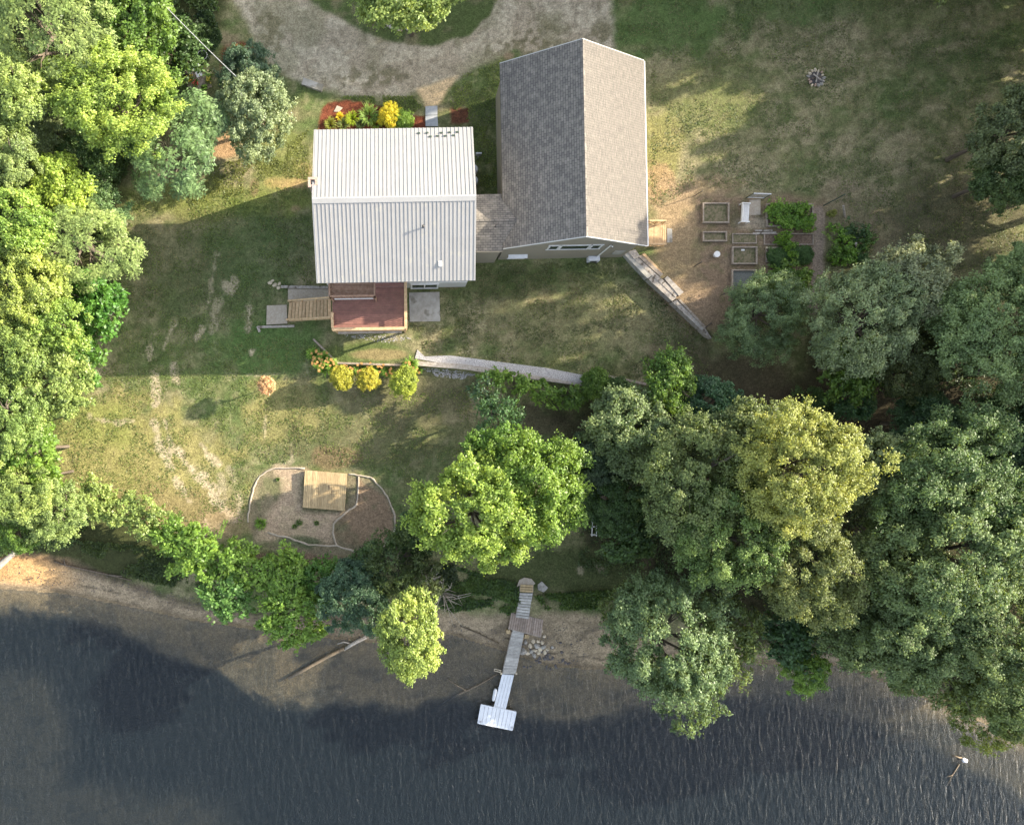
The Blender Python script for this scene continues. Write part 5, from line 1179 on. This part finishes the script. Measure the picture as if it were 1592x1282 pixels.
for (bx, by, tx, ty, lb) in [(1316, 338, 1311, 320, 'upper grey weathered stake in the dark bush'), (1333, 391, 1331, 378, 'lower grey weathered stake in the bush patch')]:
    a = G(bx, by); b = W(tx, ty, a.z + 1.4) - a; mb = MB(); mb.tube([(0, 0, -.2), b], .09, 7); o = mb.build('wooden_stake', M['old_wood']); o.location = a; tag(o, lb, 'stake')
a = G(1160, 308); GT = empty('garden_gate', a); tag(GT, 'low metal framed gate standing at the top of the garden', 'gate')
b = G(1187, 309) - a; up = Vector((0, 0, 1.5))
mb = MB(); mb.tube([(0, 0, -.2), up], .04, 6); mb.build('post', M['green_metal'], GT); mb = MB(); mb.tube([b, b + up], .04, 6); mb.build('post', M['green_metal'], GT)
mb = MB(); mb.beam(up, b + up, .09, .06); mb.beam(up * .15, b + up * .15, .05, .05); mb.build('frame', M['galv'], GT)
mb = MB()
for i in range(1, 14): q = b * (i / 14); mb.tube([q + up * .15, q + up * .97], .008, 4)
for i in range(1, 8): q = up * (i / 8.5); mb.tube([q, q + b], .008, 4)
mb.build('wire_mesh', M['galv'], GT)

# ------------------------------------------------------------------ fire pit
p = G(1268, 122); FP = empty('fire_pit', p); tag(FP, 'round stone fire pit with charred logs on the open lawn', 'fire pit')
for i in range(15):
    a = i / 15 * 6.283; k = random.randrange(6); mk = random.choice(['rock', 'rock', 'tan_rock', 'brick']); key = (k, mk)
    if key not in RM: RM[key] = rock_mesh(k, 1); RM[key].materials.append(M[mk])
    rj = random.uniform(.58, .7); o = link('ring_stone', RM[key], None, FP, (math.cos(a) * rj, math.sin(a) * rj, .08)); o.scale = (random.uniform(.12, .2), random.uniform(.1, .16), .13); o.rotation_euler = (0, 0, a)
mb = MB(); mb.lathe(0, 0, [(.6, -.02), (.6, .05)], 20); mb.build('ash_bed', M['dark_rock'], FP)
for a, z in ((.2, .16), (1.4, .22), (2.5, .28)):
    mb = MB(); d = Vector((math.cos(a), math.sin(a), 0)) * .42; mb.tube([-d + Vector((0, 0, z)), d + Vector((0, 0, z))], .06, 7); mb.build('log', M['old_wood'] if a > 1 else M['bark'], FP)

# ------------------------------------------------------------------ wooden platform and edging of the play area
PL = empty('wooden_platform', G(505, 762)); tag(PL, 'square boarded wooden platform on the sandy play area', 'platform')
q = [W(*a, PL.location.z + .35) - PL.location for a in ((474, 730.5), (540, 736), (536, 794), (470.5, 788.5))]
planks('deck_board', q[0], q[1], q[2], q[3], 23, .04, M['platform_wood'], PL, .1, .008)
for t in (.03, .35, .66, .97): mb = MB(); mb.beam(q[0].lerp(q[3], t) - Vector((0, 0, .045)), q[1].lerp(q[2], t) - Vector((0, 0, .045)), .09, .3); mb.build('joist', M['new_wood'], PL)
for pts, lb in [([(385, 812), (388, 785), (394, 757), (405, 740), (420, 729), (440, 727), (474, 728)], 'rope like pale edging curving round the left side of the play area'),
            ([(541, 737), (560, 738.5), (577, 742), (592, 757), (605, 777), (614, 800), (615, 818), (612, 826)], 'pale edging curving round the right side of the play area'),
            ([(607, 835), (596, 848), (578, 855)], 'short pale edging by the dark bush at the play area'), ([(558, 741), (554, 785), (540, 795), (520, 811), (518, 828), (523, 846)], 'pale wavy edging dividing the sand from the brown earth'),
            ([(416, 828), (450, 836), (480, 846), (523, 848), (552, 857)], 'pale edging along the bottom of the play area')]:
    P = [G(*q) for q in pts]; c = P[0].copy(); mb = MB(); Q = []
    for i in range(len(P) - 1):
        for t in (0, .25, .5, .75): v = P[i].lerp(P[i + 1], t) - c; Q.append(v + Vector((random.uniform(-.05, .05), random.uniform(-.05, .05), .03)))
    Q.append(P[-1] - c + Vector((0, 0, .03))); mb.tube(Q, [random.uniform(.06, .1) for _ in Q], 7); o = mb.build('garden_edging', M['sandy_concrete'], None, True); o.location = c; tag(o, lb, 'edging', 'edging of the play area')

# ------------------------------------------------------------------ dock
DK = empty('dock', W(800, 1000, -3.4)); tag(DK, 'narrow dock of grey, brown and white sections reaching into the river', 'dock')
def dsec(name, pts, zs, n, mat, along=True, th=.05, frame='old_wood'):
    q = [W(a[0], a[1], z) - DK.location for a, z in zip(pts, zs)]
    if not along: q = [q[1], q[2], q[3], q[0]]
    o = planks(name, q[0], q[3], q[2], q[1], n, th, M[mat], DK, .2 if mat != 'aluminium' else .07, .004)
    mb = MB(); d = Vector((0, 0, th + .005))
    for a, b in ((0, 3), (1, 2)):
        mb.beam(q[a] - d, q[b] - d, .08, .16)
    mb.build('side_beam', M[frame], o)
    return o, q
dsec('top_step', [(809, 908), (829, 909), (828.5, 921), (808.5, 920)], [-1.9] * 4, 3, 'platform_wood')
dsec('stairway', [(808.6, 921), (828, 921.5), (821.5, 962.3), (802.3, 959.5)], [-1.95, -1.95, -2.3, -2.3], 9, 'grey_board')
dsec('middle_platform', [(794.5, 952.5), (845, 963), (841.5, 990), (790, 977)], [-2.36] * 4, 15, 'brown_board', False)
o1, q1 = dsec('gangway', [(797.3, 979), (815.1, 982), (801.5, 1047.4), (781.2, 1046.8)], [-2.42, -2.42, -2.95, -2.95], 30, 'grey_board')
o2, q2 = dsec('white_walkway', [(780.5, 1047.6), (799.2, 1049.2), (786.3, 1103), (767.1, 1100)], [-3.0] * 4, 4, 'aluminium', False, .06, 'galv')
o3, q3 = dsec('end_platform', [(748.2, 1094.9), (802.5, 1106.4), (796.4, 1134.5), (743, 1123.5)], [-2.95] * 4, 9, 'aluminium', False, .06, 'galv')
mb = MB()
for a, b in zip(q3, q3[1:] + q3[:1]): mb.beam(a + Vector((0, 0, .01)), b + Vector((0, 0, .01)), .08, .16)
mb.build('rim', M['aluminium'], o3)
for (x, y, z, m_) in [(790.5, 982, -2.4, 'platform_wood'), (819, 989, -2.4, 'platform_wood'), (841, 986, -2.42, 'brown_board'), (779.5, 1047, -2.75, 'tan_rock'), (803, 1047, -2.75, 'tan_rock'), (747, 1122, -2.85, 'galv'), (796, 1131, -2.85, 'galv'), (766, 1097, -2.7, 'dark')]:
    v = W(x, y, z) - DK.location; mb = MB(); hw = .16 if m_ == 'platform_wood' else .07; mb.box(v.x - hw, v.x + hw, v.y - hw, v.y + hw, -1.2, v.z); mb.build('post', M[m_], DK)
v = W(775, 1040, -2.8); BR = empty('mooring_bracket', v); tag(BR, 'small tan wooden bracket sticking out left of the grey gangway', 'bracket')
mb = MB(); mb.beam((-.35, .05, .05), (.25, -.1, .05), .06, .06); mb.beam((-.38, -.12, .03), (.2, -.25, .03), .06, .06); mb.beam((-.35, .08, .05), (-.38, -.15, .05), .06, .06); mb.build('frame', M['tan_rock'], BR)
v = W(769, 1079, -3.1); BF = empty('dock_bumper', v, R_(-12)); tag(BF, 'white bumper float tied against the white walkway', 'bumper')
mb = MB(); mb.tube([(0, -.6, 0), (0, -.55, 0), (0, -.3, 0), (0, .3, 0), (0, .5, 0), (0, .55, 0)], [.05, .12, .15, .17, .12, .05], 10); mb.build('float_body', M['fabric_white'], BF, True)
slab('stone_slab', [(836, 908), (842, 903), (852, 913), (845, 920), (836, 916)], 'rock', 'pale flat stone right of the top of the dock', 'stone', .1, .2)
mb = MB(); P = [G(*a) for a in ((803, 912), (807, 901), (815, 897), (826, 899), (832, 906), (829, 909), (809, 908))]; c = P[0].copy(); zz = max(q.z for q in P); mb.prism([(q.x - c.x, q.y - c.y, .12 + zz - c.z) for q in P], .5); o = mb.build('sandy_landing', M['sandy_concrete']); o.location = c; tag(o, 'rounded sandy landing at the head of the dock', 'landing')
rs = [(817, 997, 5), (824, 1003, 5), (829, 996, 4), (835, 1003, 5), (832, 1010, 4), (840, 1008, 4), (845, 1005, 4), (838, 1014, 4), (847, 1013, 4), (812, 1012, 8), (806, 1008, 5), (820, 1014, 5), (830, 1018, 5), (846, 988, 3), (842, 980, 3), (859, 1005, 3.5), (837, 996, 3.5), (843, 998, 4), (826, 1012, 4), (851, 1009, 3)]
for i, (x, y, r) in enumerate(rs):
    rock(G(x, y), r * S * 1.05, 'tan_rock' if i % 3 else 'rock', 'tan stone in the heap right of the grey gangway', group='stones heaped by the dock', sq=.8)
for i in range(44):
    x = random.gauss(852, 22); y = 1022 + (x - 850) * -.05 + random.gauss(0, 9)
    if x > 812: rock(G(x, y), random.uniform(.09, .2), 'dark_rock', 'dark wet stone in the shallows right of the dock', group='dark stones by the dock', sq=.7)
for poly, n, sd_ in (([(0, 880), (100, 880), (200, 905), (330, 935), (330, 955), (200, 930), (100, 912), (0, 908)], 260, 31), ([(700, 950), (800, 990), (930, 950), (930, 1040), (850, 1040), (780, 1012), (690, 990)], 320, 32), ([(430, 985), (560, 985), (560, 1010), (440, 1000)], 90, 33)):
    pebbles('shore_debris', poly, n, .045, 'dark_rock', sd_, 'small dark stones and bits of bark on the sand')
# driftwood
def logthing(pts, rads, mat, label, dz=.05, name='driftwood_log', cat='log', branches=()):
    P = [G(a, b) for a, b in pts]; c = P[0].copy(); mb = MB(); mb.tube([q - c + Vector((0, 0, dz + r)) for q, r in zip(P, rads)], rads, 9)
    for bp in branches:
        Q = [G(a, b) for a, b in bp]; k = len(Q); mb.tube([q - c + Vector((0, 0, dz + .06 * (i + 1))) for i, q in enumerate(Q)], [.07 - .05 * i / k for i in range(k)], 6)
    o = mb.build(name, M[mat], None, True); o.location = c; return tag(o, label, cat)
logthing([(-25, 900), (0, 880), (25, 858), (45, 843)], [.32, .3, .22, .15], 'dead_wood', 'bleached fallen trunk leaning out of the woods at the left edge', .1)
logthing([(535, 1008), (552, 997), (570, 988)], [.12, .16, .17], 'dead_wood', 'pale end of the fallen log by the yellow tree', .15, branches=[[(548, 1000), (535, 996), (525, 999)]])
logthing([(450, 1052), (480, 1035), (510, 1018), (535, 1006)], [.13, .15, .16, .16], 'wet_wood', 'dark waterlogged log lying in the shallows', .25)
logthing([(680, 1096), (715, 1076), (745, 1062), (772, 1046)], [.06, .08, .08, .05], 'wet_wood', 'thin sunken branch running to the dock', .2, 'sunken_branch', 'branch', branches=[[(725, 1072), (708, 1062), (695, 1053)]])
logthing([(715, 972), (745, 985), (775, 1000)], [.05, .06, .06], 'wet_wood', 'thin dark branch on the sand left of the dock', 0, 'driftwood_branch', 'branch')
logthing([(85, 872), (102, 878), (130, 884), (170, 893), (205, 902)], [.05, .06, .07, .06, .04], 'bark', 'long thin root lying along the left bank', 0, 'driftwood_branch', 'branch', branches=[[(170, 893), (190, 895), (195, 884)], [(102, 878), (100, 868)]])
v = W(1497, 1180, -3.35); SN = empty('snag', v); tag(SN, 'white stump of a snag poking out of the dark water at lower right', 'snag')
mb = MB(); mb.tube([(-.15, .05, -.3), (0, 0, .1), (.25, -.05, .25)], [.2, .22, .14], 8); mb.build('stump', M['fabric_white'], SN, True)
mb = MB(); mb.tube([(-.3, -.4, 0), (-.9, -1.4, -.05), (-1.6, -2.8, -.1)], [.05, .05, .03], 6); mb.tube([(-.9, -1.4, 0), (-1.7, -1.7, -.1)], [.03, .015], 5); mb.tube([(-.1, .1, 0), (-.9, .35, 0)], [.1, .04], 5); mb.build('branch', M['wet_wood'], SN, True)
# bare twigs by the willows
def twigs(px, py, n, L, label):
    p = G(px, py); mb = MB(); r = random.Random(int(px))
    for i in range(n):
        a = r.uniform(0, 6.28); l = L * r.uniform(.4, 1); m = Vector((math.cos(a) * l * .5, math.sin(a) * l * .5, r.uniform(.8, 1.6))); e = Vector((math.cos(a + r.uniform(-.4, .4)) * l, math.sin(a + r.uniform(-.4, .4)) * l, r.uniform(1.2, 2.6)))
        mb.tube([(0, 0, 0), m, e], [.05, .03, .012], 5); b = m + Vector((r.uniform(-.7, .7), r.uniform(-.7, .7), r.uniform(.2, .8))); mb.tube([m, b], [.02, .008], 4)
    o = mb.build('dead_shrub', M['dead_wood'], None); o.location = p; tag(o, label, 'dead shrub')
twigs(688, 920, 22, 2.6, 'bare grey twiggy shrub left of the head of the dock')
twigs(660, 895, 14, 2.0, 'bare twigs poking out of the thin olive willow')
# ladder by the dark tree
p = G(922.5, 812); LD = empty('ladder', p, R_(-2)); tag(LD, 'white wooden ladder lying beside the dark tree', 'ladder')
for sx in (-.2, .2): mb = MB(); mb.beam((sx, -1.15, .5), (sx, 1.3, .5), .07, .08); mb.build('side_rail', M['white'], LD)
for y in (-1.0, -.3, .2, .8): mb = MB(); mb.box(-.16, .16, y - .04, y + .04, .44, .48); mb.build('rung', M['white'], LD)
for y in (-1.05, 1.2): mb = MB(); mb.box(-.24, .24, y - .05, y + .05, -.1, .41); mb.build('support', M['old_wood'], LD)
# clutter by the wire
slab('paving_patch', [(290, 112), (312, 108), (330, 135), (305, 148), (288, 130)], 'bed_wood', 'brown square of paving under the white plastic chair', 'paving', .05, .1)
p = G(311, 118); GC = empty('plastic_chair', p, R_(25)); tag(GC, 'white plastic garden chair among the flower pots', 'chair')
mb = MB(); mb.box(-.25, .25, -.25, .25, .4, .44); mb.build('seat', M['fabric_white'], GC); mb = MB(); mb.prism([(-.25, .25, .9), (.25, .25, .9), (.25, .33, .92), (-.25, .33, .92)], .48); mb.build('backrest', M['fabric_white'], GC)
for sx in (-.22, .22):
    for sy in (-.22, .22): mb = MB(); mb.box(sx - .025, sx + .025, sy - .025, sy + .025, 0, .4); mb.build('leg', M['fabric_white'], GC)
p = G(308, 107); TB = empty('side_table', p, R_(15)); tag(TB, 'small white side table next to the plastic chair', 'table'); mb = MB(); mb.box(-.24, .24, -.2, .2, .45, .5); mb.build('tabletop', M['fabric_white'], TB)
for sx in (-.2, .2):
    for sy in (-.16, .16): mb = MB(); mb.box(sx - .02, sx + .02, sy - .02, sy + .02, 0, .45); mb.build('leg', M['fabric_white'], TB)
for (x, y, fl, lb) in [(298, 126, (.5, .4, .05), 'flower pot with yellow blooms left of the chair'), (306, 132, (.5, .1, .08), 'flower pot with red blooms below the chair'), (326, 128, (.6, .5, .1), 'flower pot with pale blooms right of the chair'), (330, 117, (.55, .5, .3), 'flower pot nearest the round grey green tree'), (320, 140, (.3, .5, .08), 'lowest flower pot beside the brown paving')]:
    p = G(x, y); FPt = empty('flower_pot', p); tag(FPt, lb, 'flower pot', 'flower pots'); mb = MB(); mb.lathe(0, 0, [(.12, 0), (.2, .28), (.22, .3), (.17, .3)], 12); mb.build('pot', M['brick'], FPt)
    V, F = tuft_mesh(int(x), 60, .2, .35, .3, .06); me = fast_mesh('leaves', V, F); me.materials.append(M['leaf']); o = link('leaves', me, None, FPt, (0, 0, .3)); o.color = (.1, .17, .03, 1)
    r = np.random.default_rng(int(x)); n = 14; Pp = np.stack([r.uniform(-.22, .22, n), r.uniform(-.22, .22, n), r.uniform(.5, .65, n)], -1); v, f = leaf_arrays(Pp, np.tile([0, 0, 1.], (n, 1)), unit(r.normal(size=(n, 3)) * [1, 1, .1]), np.full(n, .14), np.full(n, .12), 0); me = fast_mesh('flowers', v, f); me.materials.append(M['petal']); o = link('flowers', me, None, FPt); o['kind'] = 'stuff'; o.color = (*fl, 1)
p = G(319, 93); HR = empty('hoop_trellis', p); tag(HR, 'thin round hoop standing among the leaves under the wire', 'trellis'); mb = MB()
mb.tube([(math.cos(t / 16 * 6.283) * .4, math.sin(t / 16 * 6.283) * .4, .9) for t in range(17)], .02, 5, False); mb.build('hoop', M['galv'], HR)
mb = MB(); [mb.tube([(math.cos(t) * .4, math.sin(t) * .4, 0), (math.cos(t) * .4, math.sin(t) * .4, .9)], .015, 5) for t in (0, 2.1, 4.2)]; mb.build('stake', M['galv'], HR)
a = W(236, -12, 9.0); b = W(367, 119, 6.6); mb = MB(); Q = []
for i in range(25): t = i / 24; v = a.lerp(b, t); v.z -= 1.0 * (4 * t * (1 - t)) * .4; Q.append(v - a)
mb.tube(Q, .03, 6); o = mb.build('overhead_wire', M['galv'], None); o.location = a; tag(o, 'overhead utility wire crossing the top left woods', 'wire')
# stones round the island tree
for (x, y, r, m_) in [(591, 36, .3, 'rock'), (600, 40, .25, 'rock'), (608, 42, .25, 'rock'), (622, 46, .32, 'tan_rock'), (583, 28, .25, 'rock'), (634, 45, .22, 'rock'), (645, 44, .22, 'rock')]:
    rock(G(x, y), r, m_, 'stone in the ring under the driveway island tree', group='stones round the island tree')
